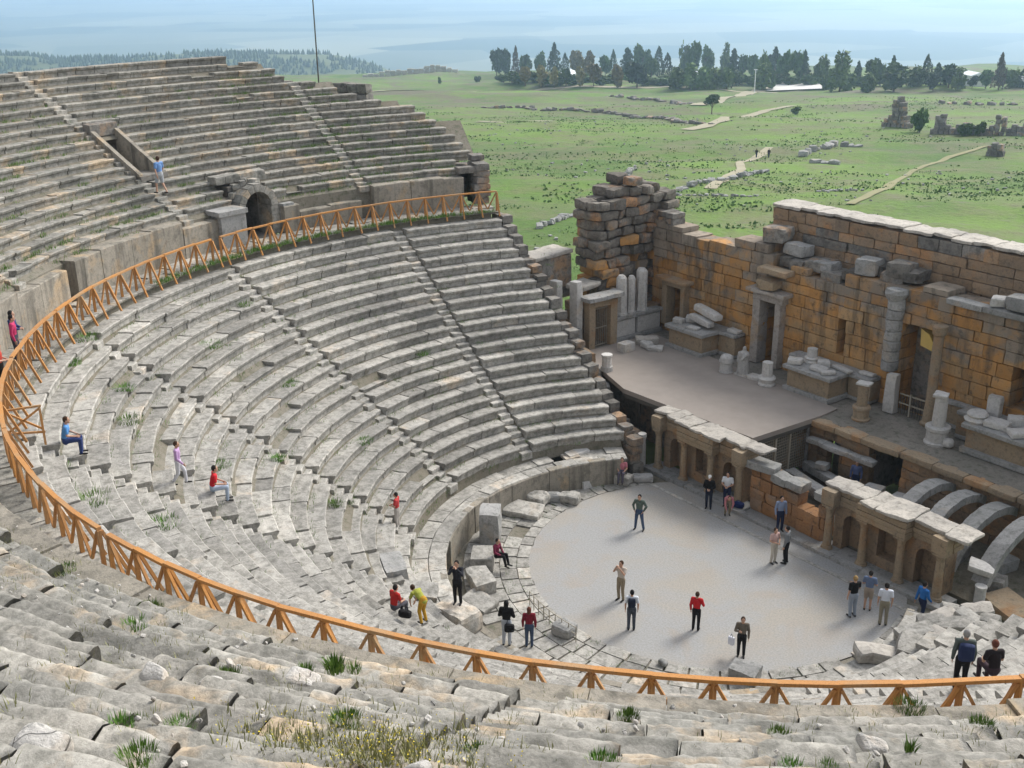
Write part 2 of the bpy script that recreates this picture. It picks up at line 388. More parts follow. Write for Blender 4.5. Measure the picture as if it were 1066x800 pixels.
rg = random.Random(11)
def row_of_blocks(mb, r, zb, h, run, th0, th1, holes, wear, near=False, lmin=.9, lmax=2.3, gapw=.014):
    for (p, q) in segs(th0, th1, [x for x in holes if (x[1] - x[0]) * r > .9]):      # bedding course under blocks and stairs
        arc_block(mb, [(r + .12, zb - .14), (r + .12, zb + .04), (r + run + .1, zb + .04), (r + run + .1, zb - .14)], p, q, max(2, int((q - p) * r / 1.2)), 0, .3)
    for (p, q) in segs(th0, th1, holes):
        L = (q - p) * r; n = max(1, round(L / rg.uniform(lmin + .25, lmax - .25))); cuts = np.cumsum([0] + [rg.uniform(lmin, lmax) for _ in range(n)]); cuts = cuts / cuts[-1]
        for k in range(n):
            a = p + (q - p) * cuts[k]; b = p + (q - p) * cuts[k + 1]; g = gapw / r * rg.uniform(.5, 1.6)
            w = wear((a + b) / 2, r); bl = (b - a) * r
            if bl < .08: continue
            dz = rg.gauss(0, .006 + .026 * w) - .02 * w; dr = rg.gauss(0, .006 + .032 * w)
            hh = h + dz; f = run * (.09 if near else .15)
            if near: hh += rg.gauss(0, .018)
            if rg.random() < (.16 if near else .10) * w: hh -= h * rg.uniform(.25, .6)     # a broken block
            prof = [(r + f + dr, zb - .10), (r + f + dr, zb + hh * .50), (r + .2 * f + dr, zb + hh * .66), (r + dr - .012, zb + hh * .91), (r + dr + .025, zb + hh),
                    (r + dr + run * .55, zb + hh - rg.uniform(0, .03)), (r + run + .12, zb + hh - .01), (r + run + .12, zb - .10)]
            if near:
                prof = [(r + f * 1.4 + dr, zb - .10), (r + f * .6 + dr, zb + hh * .4), (r + .03 + dr, zb + hh * .78), (r + dr + .06, zb + hh * .94), (r + dr + .13, zb + hh),
                        (r + dr + run * .7, zb + hh - rg.uniform(0, .05)), (r + run + .12, zb + hh - .02), (r + run + .12, zb - .10)]
            fine = near and math.radians(262) < a < math.radians(342)
            if fine:                                         # the stones close to the camera are modelled more finely
                q2 = []
                for (u, v) in zip(prof, prof[1:] + prof[:1]):
                    m_ = max(1, int(math.dist(u, v) / .09)) if max(u[1], v[1]) > zb else 1
                    q2 += [(u[0] + (v[0] - u[0]) * e / m_, u[1] + (v[1] - u[1]) * e / m_) for e in range(m_)]
                prof = q2
            mb.soft = fine
            ns = max(2, int(bl / (.10 if fine else .25 if near else .5)))
            arc_block(mb, prof, a + g, b - g, ns, amp=(.022 if near else .008 + .026 * w), rough=.024 if fine else 0, tint=min(1, max(0, rg.gauss(.5, .2))), freq=2.2 if near else 2.6,
                      tilt=rg.gauss(0, .004 + .026 * w), skew=rg.gauss(0, .004 + .026 * w))

def low_wear(th, r):
    d = math.degrees(th)
    w = .10 + .75 * math.exp(-((d - 262) / 36) ** 2) + (.25 if r < 12 else 0)
    return min(1, max(.1, w + .25 * vnoise([[d / 7, r, 3]])[0]))
def up_wear(th, r):
    d = math.degrees(th)
    return min(1, .12 + .45 * (d > 225) + .3 * vnoise([[d / 6, r, 9]])[0])

low = thing('lower_seating', 'lower tier of grey stone seat rows curving round the orchestra below the wooden railing', 'seating', (0, CY, 0))
LO = (0, CY, 0)
for i in range(NL):
    r = R0 + DR * i; a = edge_theta(r); b = min(3 * PI - a, math.radians(371)); hw = .37 / r
    mb = MB(); row_of_blocks(mb, r, Z0 + DZ * i, DZ, DR, a, b, [(t - hw, t + hw) for t in AIS], low_wear)
    mb.build('seat_row', M['seat'], low, LO)
for t in AIS:
    mb = MB()
    for i in range(NL):
        r = R0 + DR * i
        for k in (0, 1):
            hw = (.285 + rg.uniform(-.03, .02)) / r; ra = r + k * DR / 2 + rg.uniform(-.02, .02) - .06; zt = Z0 + DZ * i + DZ / 2 * (k + 1) - .09 + rg.gauss(0, .015)
            arc_block(mb, [(ra, zt - .35), (ra, zt - .03), (ra + .03, zt), (ra + .44, zt), (ra + .44, zt - .35)], t - hw, t + hw, 3, .018, rg.gauss(.55, .16), tilt=rg.gauss(0, .015))
    mb.build('stairway', M['seat'], low, LO)
def ramp_sheet(mb, rz, th0, th1, nt=120, skip=None):
    T = np.linspace(th0, th1, nt + 1); k = len(rz)
    V = np.array([pol(r, t, z) for t in T for (r, z) in rz])
    F = [[i * k + j, i * k + j + 1, (i + 1) * k + j + 1, (i + 1) * k + j] for i in range(nt) for j in range(k - 1) if not (skip and skip((T[i] + T[i + 1]) / 2, (rz[j][0] + rz[j + 1][0]) / 2))]
    mb.add(V, F)
mb = MB(); rz_ = [(R0 - .03, 1.2)] + [(R0 + .1 + DR * k, Z0 + .02 + DZ * k) for k in range(NL + 1)] + [(R0 + DR * NL + .2, DIAZ - .06)]; k_ = len(rz_)
V = np.array([pol(r, (1 - u) * (edge_theta(r) + .012) + u * math.radians(370), z) for u in np.linspace(0, 1, 121) for r, z in rz_])
i_ = (np.arange(120)[:, None] * k_ + np.arange(k_ - 1)[None]).ravel(); mb.add(V, np.stack([i_, i_ + 1, i_ + k_ + 1, i_ + k_], 1))
mb.build('rubble_core', M['rubble'], low, LO)

# walkway on top of the podium wall, and the gangway between the tiers
def annulus(name, r0, r1, z, th0, th1, mat, nr=3, nt=160, amp=.02):
    T = np.linspace(th0, th1, nt + 1); Rr = np.linspace(r0, r1, nr + 1)
    V = np.array([pol(r, t, z) for t in T for r in Rr]); V[:, 2] += amp * fbm(V * 1.3, 3)
    i = (np.arange(nt)[:, None] * (nr + 1) + np.arange(nr)[None]).ravel(); mb = MB()
    mb.add(V, np.stack([i, i + nr + 1, i + nr + 2, i + 1], 1)); return struct(mb.build(name, mat))
def paving(name, r0, r1, z, th0, th1, nring, mat, amp=.015, lmin=.6, lmax=1.4, th=.12, miss=.04, jz=.012):
    """a ring of separate worn slabs as one paved surface"""
    mb = MB(); w = (r1 - r0) / nring
    for j in range(nring):
        p = th0
        while p < th1:
            L = rg.uniform(lmin, lmax); q = min(p + L / (r0 + w * j), th1); r = r0 + w * j
            if rg.random() > miss:
                g = .012 / r; zt = z + rg.gauss(0, jz); e = rg.uniform(.008, .02)
                arc_block(mb, [(r + e, zt - th), (r + e, zt - .015), (r + e + .02, zt), (r + w - .03, zt), (r + w - .012, zt - .015), (r + w - .012, zt - th)], p + g, q - g, max(1, int(L / .5)), amp, rg.gauss(.5, .2), tilt=rg.gauss(0, .02))
            p = q
    return struct(mb.build(name, mat))
def gravel_mat():
    m, nt, b = newmat('pale_gravel'); t = NT(nt); p = coords(t)
    n1 = t.noise(p, .32, 5, .6, .4); n2 = t.noise(p, 3, 6, .7); n3 = t.noise(p, 14, 6, .8)
    c = t.mix(t.ramp(n1, .44, .62), (.335, .338, .338), (.36, .33, .285)); c = t.mix(t.ramp(t.noise(p, .5, 5, .6, .6), .52, .72), c, (.35, .31, .265))
    c = t.mix(t.ramp(n3, .34, .58), (.245, .24, .225), c); c = t.mix(t.math('MULTIPLY', t.ramp(n2, .55, .75), .35), c, (.30, .29, .275))
    t.l(c, b.inputs['Base Color']); t.bump(n3, .5, .02, b.inputs['Normal']); return m
M['gravel'] = gravel_mat()
mb = MB(); n = 96; V = [(0, -1, 0.0)]; F = []
for k, r in enumerate((2, 4, 6, 7.56)):
    V += [((r + (.07 * math.sin(a * 1.9) + .05 * math.sin(a * 5.3) if r > 7 else 0)) * math.cos(a * 2 * PI / n), (r + (.07 * math.sin(a * 1.9) + .05 * math.sin(a * 5.3) if r > 7 else 0)) * math.sin(a * 2 * PI / n), .0) for a in range(n)]
F += [[0, 1 + a, 1 + (a + 1) % n] for a in range(n)]
F += [[1 + k * n + a, 1 + (k + 1) * n + a, 1 + (k + 1) * n + (a + 1) % n, 1 + k * n + (a + 1) % n] for k in range(3) for a in range(n)]
mb.add(V, F); struct(mb.build('orchestra_floor', M['gravel']))
# bedding under the slabs and out to the stage front
mb = MB(); box2(mb, (-13, -12.5, -.6), (13, 4.2, -.045)); struct(mb.build('orchestra_bed', M['rubble']))
def ringpave():
    """kerb ring and slabs between the gravel circle (round the origin) and the podium wall"""
    mb = MB(); p = math.radians(140)
    for (ra, rb, lm) in ((7.5, 8.0, .8), (8.02, 8.7, .8), (8.72, 9.4, .9), (9.42, 10.2, 1.)):
        p = math.radians(150)
        while p < math.radians(385):
            L = rg.uniform(.6, 1.3) * lm; q = p + L / ra; x, y = (ra + rb) / 2 * math.cos((p + q) / 2), (ra + rb) / 2 * math.sin((p + q) / 2)
            if math.hypot(x, y - CY) < 9.25 and y < 3.4 and rg.random() > .012:
                poly = [(ra * math.cos(p + .004), ra * math.sin(p + .004)), (rb * math.cos(p + .004), rb * math.sin(p + .004)), (rb * math.cos(q - .004), rb * math.sin(q - .004)), (ra * math.cos(q - .004), ra * math.sin(q - .004))]
                cx = sum(a for a, _ in poly) / 4; cy = sum(b for _, b in poly) / 4; hz = (.03 if ra < 8 else .015) + rg.gauss(0, .007)
                prism(mb, [(cx + (a - cx) * rg.uniform(.965, .995), cy + (b - cy) * rg.uniform(.965, .995)) for a, b in poly], 'z', -.2, hz, rg.gauss(.5, .2))
            p = q
    struct(mb.build('paved_path', M['seat']))
ringpave()
paving('podium_walkway', 8.86, R0 + .04, 1.3, math.radians(149), math.radians(384), 2, M['seat'], miss=.02, jz=.02)
paving('gangway', 22.35, 24.2, DIAZ, math.radians(161.2), math.radians(378), 2, M['seat_old'], lmin=.8, lmax=1.8, jz=.02, miss=0)
annulus('gangway_bed', 22.3, 24.4, DIAZ - .05, math.radians(161.2), math.radians(378), M['rubble'])
M['frontwall'] = stone('streaked_limestone', (.33, .30, .25), (.27, .245, .20), (.10, .095, .08), (.50, .68), warm=(.40, .30, .19), warmr=(.55, .7), bump=.6, var=.35, streak=(.52, .7, (.13, .12, .10)))
# podium wall round the orchestra: upright slabs
def curved_wall(name, label, cat, r, th0, th1, z0, z1, depth, mat, holes=(), lmin=.8, lmax=1.6, courses=1, amp=.015, ztop=None, cap=None, parent=None):
    mb = MB(); hh = (z1 - z0) / courses
    for c in range(courses):
        for (p, q) in segs(th0, th1, holes):
            while p < q - .002:
                e = min(q, p + rg.uniform(lmin, lmax) / r); g = .008 / r; zt = z0 + hh * (c + 1)
                if c == courses - 1: zt += rg.gauss(0, .02) + (ztop((p + e) / 2) if ztop else 0)
                d = rg.gauss(0, .015)
                if zt > z0 + hh * c + .05:
                    arc_block(mb, [(r + d, z0 + hh * c), (r + d, zt - .04), (r + d + .03, zt), (r + depth, zt), (r + depth, z0 + hh * c)], p + g, e - g, max(2, int((e - p) * r / .5)), amp, rg.gauss(.5, .18))
                p = e
    if parent: return mb.build(name, mat, parent, tuple(parent.location))
    return put(mb, name, mat, pol(r, (th0 + th1) / 2, z0), label, cat)
curved_wall('podium_wall', 'low curved wall of upright stone slabs at the foot of the seats, edging the orchestra', 'wall', 8.84, math.radians(149), math.radians(385), -.15, 1.27, .3, M['frontwall'], [(math.radians(226), math.radians(233)), (math.radians(252), math.radians(259))])

# ------------------------------------------------------------------ upper tier
upper = thing('upper_seating', 'upper tier of worn stone seat rows above the gangway, with an arched doorway', 'seating', (0, CY, 0)); UO = (0, CY, 0)
ARCH = math.radians(193.2); VOM = math.radians(201.7); EXIT = math.radians(163.55)
UAIS = [math.radians(178.2)] + AIS[1:7]
NU = 28
for j in range(NU):
    r = UR + UDR * j
    if j == 0: continue                                   # row 0 is the wall's own cap
    a = up_end(r); b = math.radians(372)
    holes = [(t - .34 / r, t + .34 / r) for t in UAIS]
    if j < 4: holes.append((ARCH - 1.25 / r, ARCH + 1.25 / r))
    if 5 <= j <= 9: holes.append((VOM - .78 / r, VOM + .78 / r))
    if j < 3: holes.append((EXIT - .55 / r, EXIT + .5 / r))
    if j >= 18:                                           # the top rows are lost on the far side
        x = np.linspace(180, 240, 200); lost = [t for t in x if up_rmax(t) < r]
        a = max(a, math.radians(max(lost) if lost else 0))
    if a > b - .05: continue
    mb = MB(); far = math.radians(232)
    if a < far: row_of_blocks(mb, r, UZ + UDZ * (j - 1), UDZ, UDR, a, far, holes, up_wear, lmin=.7, lmax=1.7)
    row_of_blocks(mb, r, UZ + UDZ * (j - 1), UDZ, UDR, max(a, far), b, holes, up_wear, near=True, lmin=.8, lmax=2.4, gapw=.02)
    mb.build('seat_row', M['seat_old'] if j < 3 and False else M['near'] if a >= far else M['seat_old'], upper, UO)
for t in UAIS:
    mb = MB()
    for j in range(0, 26):
        r = UR + UDR * j
        if j >= 18 and up_rmax(math.degrees(t)) < r: continue
        if t < math.radians(185) and r > 32.3: continue
        for k in (0, 1):
            if j == 0 and k == 0: continue
            hw = (.285 + rg.uniform(-.02, .02)) / r; ra = r + k * UDR / 2 - .06; zt = UZ + UDZ * (j - 1) + UDZ / 2 * (k + 1) - .02 + rg.gauss(0, .012)
            arc_block(mb, [(ra, zt - .3), (ra, zt - .03), (ra + .03, zt), (ra + .44, zt), (ra + .44, zt - .3)], t - hw, t + hw, 3, .02, rg.gauss(.7, .16), tilt=rg.gauss(0, .015))
    mb.build('stairway', M['seat_old'], upper, UO)
# solid fill under the rows, open over the passages
def uskip(t, r):
    return (abs(t - ARCH) * r < 1.2 and r < UR + 4 * UDR - .2) or (abs(t - VOM) * r < .72 and UR + 5 * UDR - .1 < r < UR + 10 * UDR - .1) or (abs(t - EXIT) * r < .6 and r < UR + 3 * UDR)
mb = MB(); prof = [(UR + .35, DIAZ - .3)] + [(UR + .4 + UDR * j, UZ + UDZ * j - .13) for j in range(0, 29)]
def fill(th0, th1, jmax, nt):
    pf = prof[:jmax + 2]; pf = pf + [(pf[-1][0] + .4, pf[-1][1] - .1), (pf[-1][0] + .45, DIAZ - 8)]
    ramp_sheet(mb, pf, th0, th1, nt, uskip)
fill(math.radians(161.8), math.radians(168), 7, 60); fill(math.radians(168), math.radians(174), 10, 50); fill(math.radians(174), math.radians(180), 13, 50); fill(math.radians(180), math.radians(214), 16, 260)
fill(math.radians(214), math.radians(236), 17, 40); fill(math.radians(236), math.radians(374), 27, 120)
mb.build('rubble_core', M['rubble'], upper, UO)
# the wall between gangway and first row
hole = [(ARCH - 1.3 / UR, ARCH + 1.3 / UR), (EXIT - .5 / UR, EXIT + .5 / UR), (math.radians(177.4), math.radians(179.1)), (math.radians(222.2), math.radians(223.6))]
def wtop(t):
    d = math.degrees(t)
    if 180 < d < 191: return -.55 + .2 * math.sin(d * 3)
    if 196 < d < 203: return -.25
    if 224 < d < 233: return -.2
    return .02
for p_, q_ in segs(math.radians(162.4), math.radians(376), hole): curved_wall('front_wall', '', '', UR - .1, p_, q_, DIAZ - .1, UZ, .85, M['frontwall'], (), 1.1, 2.3, 1, .02, wtop, parent=upper)
# arched doorway
def arch_door():
    mb = MB(); f = UR + .25; rr = .80; z0 = DIAZ; sp = z0 + 1.45
    ax = np.array([math.cos(ARCH), math.sin(ARCH), 0]); tx = np.array([-math.sin(ARCH), math.cos(ARCH), 0]); o = np.array([0, CY, 0.])
    def P(u, d, z): return o + ax * (f + d) + tx * u + np.array([0, 0, z])
    def blk(mbx, poly, d0, d1, tint=.5):
        n = len(poly); V = [P(u, d0, z) for u, z in poly] + [P(u, d1, z) for u, z in poly]
        mbx.add(V, [[i, (i + 1) % n, n + (i + 1) % n, n + i] for i in range(n)] + [list(range(n))[::-1], list(range(n, 2 * n))], tint)
    for sgn in (-1, 1):
        for k in range(3): blk(mb, [(sgn * rr, z0 + .48 * k), (sgn * (1.28 + rg.uniform(-.1, .05)), z0 + .48 * k), (sgn * (1.28 + rg.uniform(-.1, .05)), z0 + .48 * (k + 1) - .01), (sgn * rr, z0 + .48 * (k + 1) - .01)], 0, 1.1, rg.gauss(.5, .2))
    nv = 9
    for k in range(nv):
        a, b = PI * k / nv + .01, PI * (k + 1) / nv - .01; ro = rr + .36 + rg.uniform(-.05, .06)
        blk(mb, [(rr * math.cos(a), sp + rr * math.sin(a)), (ro * math.cos(a), sp + ro * math.sin(a)), (ro * math.cos(b), sp + ro * math.sin(b)), (rr * math.cos(b), sp + rr * math.sin(b))], -.06, .9, rg.gauss(.6, .2))
    for k in range(14):
        c = P(rg.uniform(-1.5, 1.5), rg.uniform(.5, 1.3), 0)
        u = np.dot(c - o, tx); z = sp + math.sqrt(max(0, 1.35 - u * u)) * 1.0 + rg.uniform(-.05, .12)
        rock(mb, (c[0], c[1], z), (rg.uniform(.3, .6), rg.uniform(.3, .6), rg.uniform(.2, .35)), (0, 0, rg.uniform(0, 3)), .05, .06, 2, rg.gauss(.5, .2))
    for k in range(6):
        c = P(-1.25 + .5 * k, 1.45, 0); rock(mb, (c[0], c[1], 13.28), (.75, .55, .42), (0, 0, ARCH + rg.gauss(0, .1)), .05, .06, 3, rg.gauss(.5, .2))
    d = mb.build('arched_doorway', M['seat_old'], upper, UO)
    mb = MB()                                                # passage running in under the seats
    for sgn in (-1, 1): blk(mb, [(sgn * (rr + .01), z0), (sgn * (rr + .2), z0), (sgn * (rr + .2), sp + rr + .2), (sgn * (rr + .01), sp + rr + .2)], 1.1, 6)
    blk(mb, [(-1, sp + rr + .02), (1, sp + rr + .02), (1, sp + rr + .25), (-1, sp + rr + .25)], .9, 6); blk(mb, [(-1, z0), (1, z0), (1, sp + 1), (-1, sp + 1)], 6, 6.2)
    blk(mb, [(-1, z0 - .2), (1, z0 - .2), (1, z0 - .02), (-1, z0 - .02)], 0, 6)
    mb.build('passage', M['wallgrey'], d, UO)
    mb = MB()                                                # projecting pier left of the door
    for (u0, u1, zt, d0) in ((1.32, 2.75, 12.0, -.75), (1.25, 2.9, 12.22, -.85), (-2.0, -1.32, 11.9, -.3)):
        if u0 < 0: mb.build('pier', M['greystone'], upper, UO); mb = MB()
        blk(mb, [(u0, z0 if zt < 12.1 else 12.0), (u1, z0 if zt < 12.1 else 12.0), (u1, zt), (u0, zt)], d0, .3, rg.gauss(.5, .1))
    mb.build('pier', M['greystone'], upper, UO)
arch_door()
# stepped entrance cut into the rows, with sloping side walls
def vomitory():
    ax = np.array([math.cos(VOM), math.sin(VOM), 0]); tx = np.array([-math.sin(VOM), math.cos(VOM), 0]); o = np.array([0, CY, 0.])
    f = UR + UDR * 5; zf = UZ + UDZ * 5 - .05; L = UDR * 5
    def P(u, d, z): return o + ax * (f + d) + tx * u + np.array([0, 0, z])
    mb = MB()
    def hexa(mbx, u0, u1, d0, d1, za0, za1, zb, tint):     # top slopes from za0 (at d0) to za1 (at d1)
        V = [P(u, d, z) for u in (u0, u1) for d, z in ((d0, zb), (d1, zb), (d1, za1), (d0, za0))]
        mbx.add(V, [[0, 1, 2, 3], [4, 7, 6, 5], [0, 4, 5, 1], [1, 5, 6, 2], [2, 6, 7, 3], [3, 7, 4, 0]], tint)
    for sgn in (-1, 1):
        for k in range(3):
            d0, d1 = L * k / 3, L * (k + 1) / 3 - .02; s = UDZ / UDR
            hexa(mb, sgn * .58, sgn * .80, d0, d1, zf + .06 + s * d0, zf + .06 + s * d1, zf - .3, rg.gauss(.5, .15))
    v = mb.build('side_wall', M['frontwall'], upper, UO)
    mb = MB(); hexa(mb, -.8, .8, -.1, L + 2.5, zf - .02, zf - .02, zf - .25, .5)
    hexa(mb, -.8, .8, L, L + .5, zf + 2.15, zf + 2.2, zf + 1.6, .6); hexa(mb, -.8, -.58, L, L + 2.5, zf + 1.7, zf + 1.7, zf, .4); hexa(mb, .58, .8, L, L + 2.5, zf + 1.7, zf + 1.7, zf, .4); hexa(mb, -.8, .8, L + 2.5, L + 2.7, zf + 1.7, zf + 1.7, zf, .3); hexa(mb, -.8, .8, L + .5, L + 2.6, zf + 1.75, zf + 1.75, zf + 1.62, .3)
    mb.build('passage', M['wallgrey'], upper, UO)
vomitory()
# ragged end pier and passage at the far end of the gangway
mb = MB(); o = np.array(pol(UR + .3, math.radians(162.1), 0)); rzz = math.radians(162)
for k in range(7):
    for q in range(2):
        c = o + np.array([math.cos(rzz) * (q * .75 + .1), math.sin(rzz) * (q * .75 + .1), DIAZ + .2 + .38 * k])
        if k == 6 and q == 0: continue
        rock(mb, c, (rg.uniform(.6, .85), rg.uniform(.75, 1.0), .37), (0, 0, rzz + rg.gauss(0, .1)), .05, .06, 3, rg.gauss(.45, .2))
mb.build('end_pier', M['wallgrey'], upper, UO)
mb = MB()
for a in (-1, 1): box(mb, pol(UR + 1.6, EXIT + a * .62 / UR, DIAZ + .9), (2.6, .12, 1.9), EXIT)
box(mb, pol(UR + 2.9, EXIT, DIAZ + .9), (.12, 1.3, 1.9), EXIT); box(mb, pol(UR + 1.7, EXIT, DIAZ + 1.88), (2.6, 1.3, .14), EXIT)
rock(mb, pol(UR + .45, EXIT, DIAZ + 1.95), (.7, 1.5, .36), (0, 0, EXIT), .03, .05, 3)
mb.build('passage', M['wallgrey'], upper, UO)
# retaining wall closing the lower tier towards the stage
par = thing('retaining_wall', 'broken retaining wall of grey blocks stepping down beside the seat ends towards the stage', 'wall', (-15, 4.6, 0))
mb = MB()
for i in range(22):
    r = R0 + DR * i - .3; t = edge_theta(r); x, y, _ = pol(r, t, 0); zt = min(Z0 + DZ * i + .1, 10.2)
    z = 0
    while z < zt - .2:
        h = min(rg.uniform(.42, .6), zt - z + .05)
        rock(mb, (x + rg.gauss(0, .03), y + .35 + rg.gauss(0, .04), z + h / 2), (DR + .04, .6, h), (0, 0, -.14), .035, .05, 2, rg.gauss(.45, .2)); z += h
mb.build('masonry', M['wallgrey'], par, (-15, 4.6, 0))

# ------------------------------------------------------------------ wooden railing
def railing(label, th0, th1, gate=None):
    RR, ZB, ZT = 22.6, DIAZ, DIAZ + 1.0
    root = thing('wooden_railing', label, 'railing', pol(RR, (th0 + th1) / 2, ZB), 'orange timber railing along the gangway'); off = tuple(root.location)
    n = max(2, round((th1 - th0) * RR / 1.05)); T = np.linspace(th0, th1, n + 1); mb = MB()
    for a, b in zip(T[:-1], T[1:]): bar(mb, pol(RR + rg.gauss(0, .008), a, ZT + rg.gauss(0, .01)), pol(RR + rg.gauss(0, .008), b + .0006, ZT + rg.gauss(0, .01)), .115, .07, rg.random())
    mb.build('handrail', M['timber'], root, off)
    for k, a in enumerate(T):
        mb = MB(); bar(mb, pol(RR, a, ZB - .05), pol(RR, a, ZT - .045), .09, .09, rg.random())
        mb.build('post', M['timber'], root, off)
        mb = MB(); bar(mb, pol(RR - .06, a, ZT - .07), pol(RR - .52, a + rg.gauss(0, .002), ZB - .25), .068, .068, rg.random()); mb.build('prop', M['timber'], root, off)
    for a, b in zip(T[:-1], T[1:]):
        m = (a + b) / 2; w = (b - a); mb = MB()
        bar(mb, pol(RR + .02, a + w * .05, ZT - .09), pol(RR + .02, m, ZB + .08), .062, .055, rg.random())
        bar(mb, pol(RR + .02, b - w * .05, ZT - .09), pol(RR + .02, m + w * .02, ZB + .08), .062, .055, rg.random()); mb.build('brace', M['timber'], root, off)
    return root
D = math.radians
railing('orange timber railing along the far straight-looking run of the gangway, below the arched doorway', D(161.3), D(203.0))
railing('long orange timber railing sweeping round the left side, past the seated visitors', D(204.4), D(281.0))
railing('orange timber railing crossing the bottom of the view in front of the weedy stones', D(282.0), D(356))
gt = thing('wooden_gate', 'short orange timber gate frame standing out from the railing at a stairway', 'gate', pol(22, D(256.6), DIAZ)); go = tuple(gt.location)
A0 = D(256.9)
for nm, a, b in (('top_rail', (22.5, A0, DIAZ + .72), (21.55, A0, DIAZ + .72)), ('post', (21.6, A0, DIAZ - .5), (21.6, A0, DIAZ + .72)), ('bottom_rail', (22.5, A0, DIAZ + .0), (21.55, A0, DIAZ - .1)), ('brace', (22.5, A0, DIAZ + .05), (21.6, A0, DIAZ + .65)), ('brace', (22.5, A0, DIAZ + .65), (21.6, A0, DIAZ + .0))):
    mb = MB(); bar(mb, pol(*a), pol(*b), .055, .055, rg.random()); mb.build(nm, M['timber'], gt, go)
# ------------------------------------------------------------------ the stage building
rs = random.Random(5)
SZ = 2.9
def ashlar(sel, x0, x1, y, depth, z0, ztop, h=.55, openings=(), lmin=.75, lmax=1.5, amp=.02, out=.03, axis='x', drop=0):
    """courses of separate worn blocks; sel(x, z) gives the mesh builder each one goes to"""
    z = z0
    while z < 20:
        hh = h * rs.uniform(.85, 1.2); p = x0 - rs.uniform(0, .6); any_ = False
        while p < x1:
            L = rs.uniform(lmin, lmax); a, b = max(p, x0), min(p + L, x1); p += L
            if b - a < .12: continue
            zt = ztop((a + b) / 2)
            if z + hh * .55 > zt: continue
            any_ = True; H = min(hh, zt - z)
            spans = [(a, b)]
            for (oa, ob, za, zb) in openings:
                if z < zb - .05 and z + H > za + .05:
                    ns = []
                    for (u, v) in spans:
                        if ob <= u or oa >= v: ns.append((u, v)); continue
                        if oa > u: ns.append((u, oa))
                        if ob < v: ns.append((ob, v))
                    spans = ns
            for (u, v) in spans:
                if v - u < .08 or rs.random() < drop: continue
                d = rs.gauss(0, out); c = ((u + v) / 2, y + depth / 2 + d, z + H / 2)
                if axis == 'y': c = (y - depth / 2 - d, (u + v) / 2, z + H / 2)
                sz = (v - u - .012, depth, H - .012) if axis == 'x' else (depth, v - u - .012, H - .012)
                rock(sel((u + v) / 2, z + H / 2), c, sz, (0, 0, 0), amp, .035, 3 if max(sz[0], sz[1]) < 1.6 else 4, min(1, max(0, rs.gauss(.5, .24))), 2.4)
        z += hh
        if not any_: break

wall = thing('stage_wall', 'long ruined back wall of the stage, orange stone below and a pale straight top behind', 'wall', (-3, 14.5, SZ)); WO = (-3, 14.5, SZ)
mbO, mbG, mbB = MB(), MB(), MB()
def selw(x, z):
    if z > 7.75 + .5 * math.sin(x * 1.3): return mbG
    if x > -1.2: return mbO if (rs.random() < .45 and z < 7) else mbB
    return mbG if rs.random() < .05 else mbO
tops = [(-18.4, 9.3), (-16, 9.1), (-14.2, 8.75), (-12.4, 9.1), (-11.6, 9.5), (-9.9, 9.35), (-9.4, 8.5), (-6.5, 8.15), (-5.2, 8.35), (-3, 8.9), (-1.6, 9.0), (0, 8.85), (2.5, 8.9), (6, 8.7), (13, 8.7)]
def ztm(x): return np.interp(x, [a for a, _ in tops], [b for _, b in tops]) + .25 * vnoise([[x * .9, 1, 1]])[0]
OPEN = [(-9.85, -8.85, SZ, 6.55), (-16.75, -15.65, 3.4, 5.75), (-1.55, .35, SZ, 7.0), (-5.15, -4.72, 4.95, 6.1), (4.0, 5.0, 4.9, 6.25)]
ashlar(selw, -18.4, 13, 13.8, 1.35, 1.2, ztm, .56, OPEN)
mbO.build('ashlar', M['wallmix'], wall, WO); mbG.build('upper_course', M['wallmix'], wall, WO); mbB.build('ashlar', M['wallmix'], wall, WO)
mb = MB(); box2(mb, (-17.5, 15.05, 1.0), (13, 15.5, 7.4)); mb.build('backing', M['wallgrey'], wall, WO)
mbB, mbG, mbO = MB(), MB(), MB()
ashlar(lambda x, z: rs.choice([mbB, mbB, mbB, mbO, mbG]), -11.2, 13, 15.55, 1.5, 6.6, lambda x: 10.86, .52, (), .7, 1.5, .02, .035)
mbB.build('upper_ashlar', M['wallbuff'], wall, WO); mbG.build('upper_ashlar', M['wallgrey'], wall, WO); mbO.build('upper_ashlar', M['wallbuff'], wall, WO)
mb = MB(); x = -11.25
while x < 13:
    L = rs.uniform(.8, 1.9); rock(mb, (x + L / 2, 16.3 + rs.gauss(0, .03), 10.95 + rs.gauss(0, .02)), (L - .015, 1.5 + rs.uniform(-.15, .2), .16), (rs.gauss(0, .015), rs.gauss(0, .015), 0), .045, .04, 6, rs.gauss(.5, .2)); x += L
mb.build('coping', M['topslab'], wall, WO)
mb = MB(); x = .6                                           # moulded string course on the right half
while x < 13:
    L = rs.uniform(1.2, 2.2); rock(mb, (x + L / 2, 13.78, 8.72 + rs.gauss(0, .03)), (L - .02, .62, .30), (0, 0, 0), .02, .07, 4, rs.gauss(.35, .2)); x += L
mb.build('string_course', M['greystone'], wall, WO)
mb = MB(); x = -9.4                                          # ledge of dark fallen-in facing at the wall head
while x < -1.6:
    L = rs.uniform(.7, 1.3); rock(mb, (x + L / 2, 14.75 + rs.gauss(0, .1), ztm(x) - .02 + rs.uniform(0, .3)), (L, 1.3, .55), (0, 0, rs.gauss(0, .06)), .06, .08, 3, rs.gauss(.4, .25)); x += L
mb.build('ledge', M['wallgrey'], wall, WO)
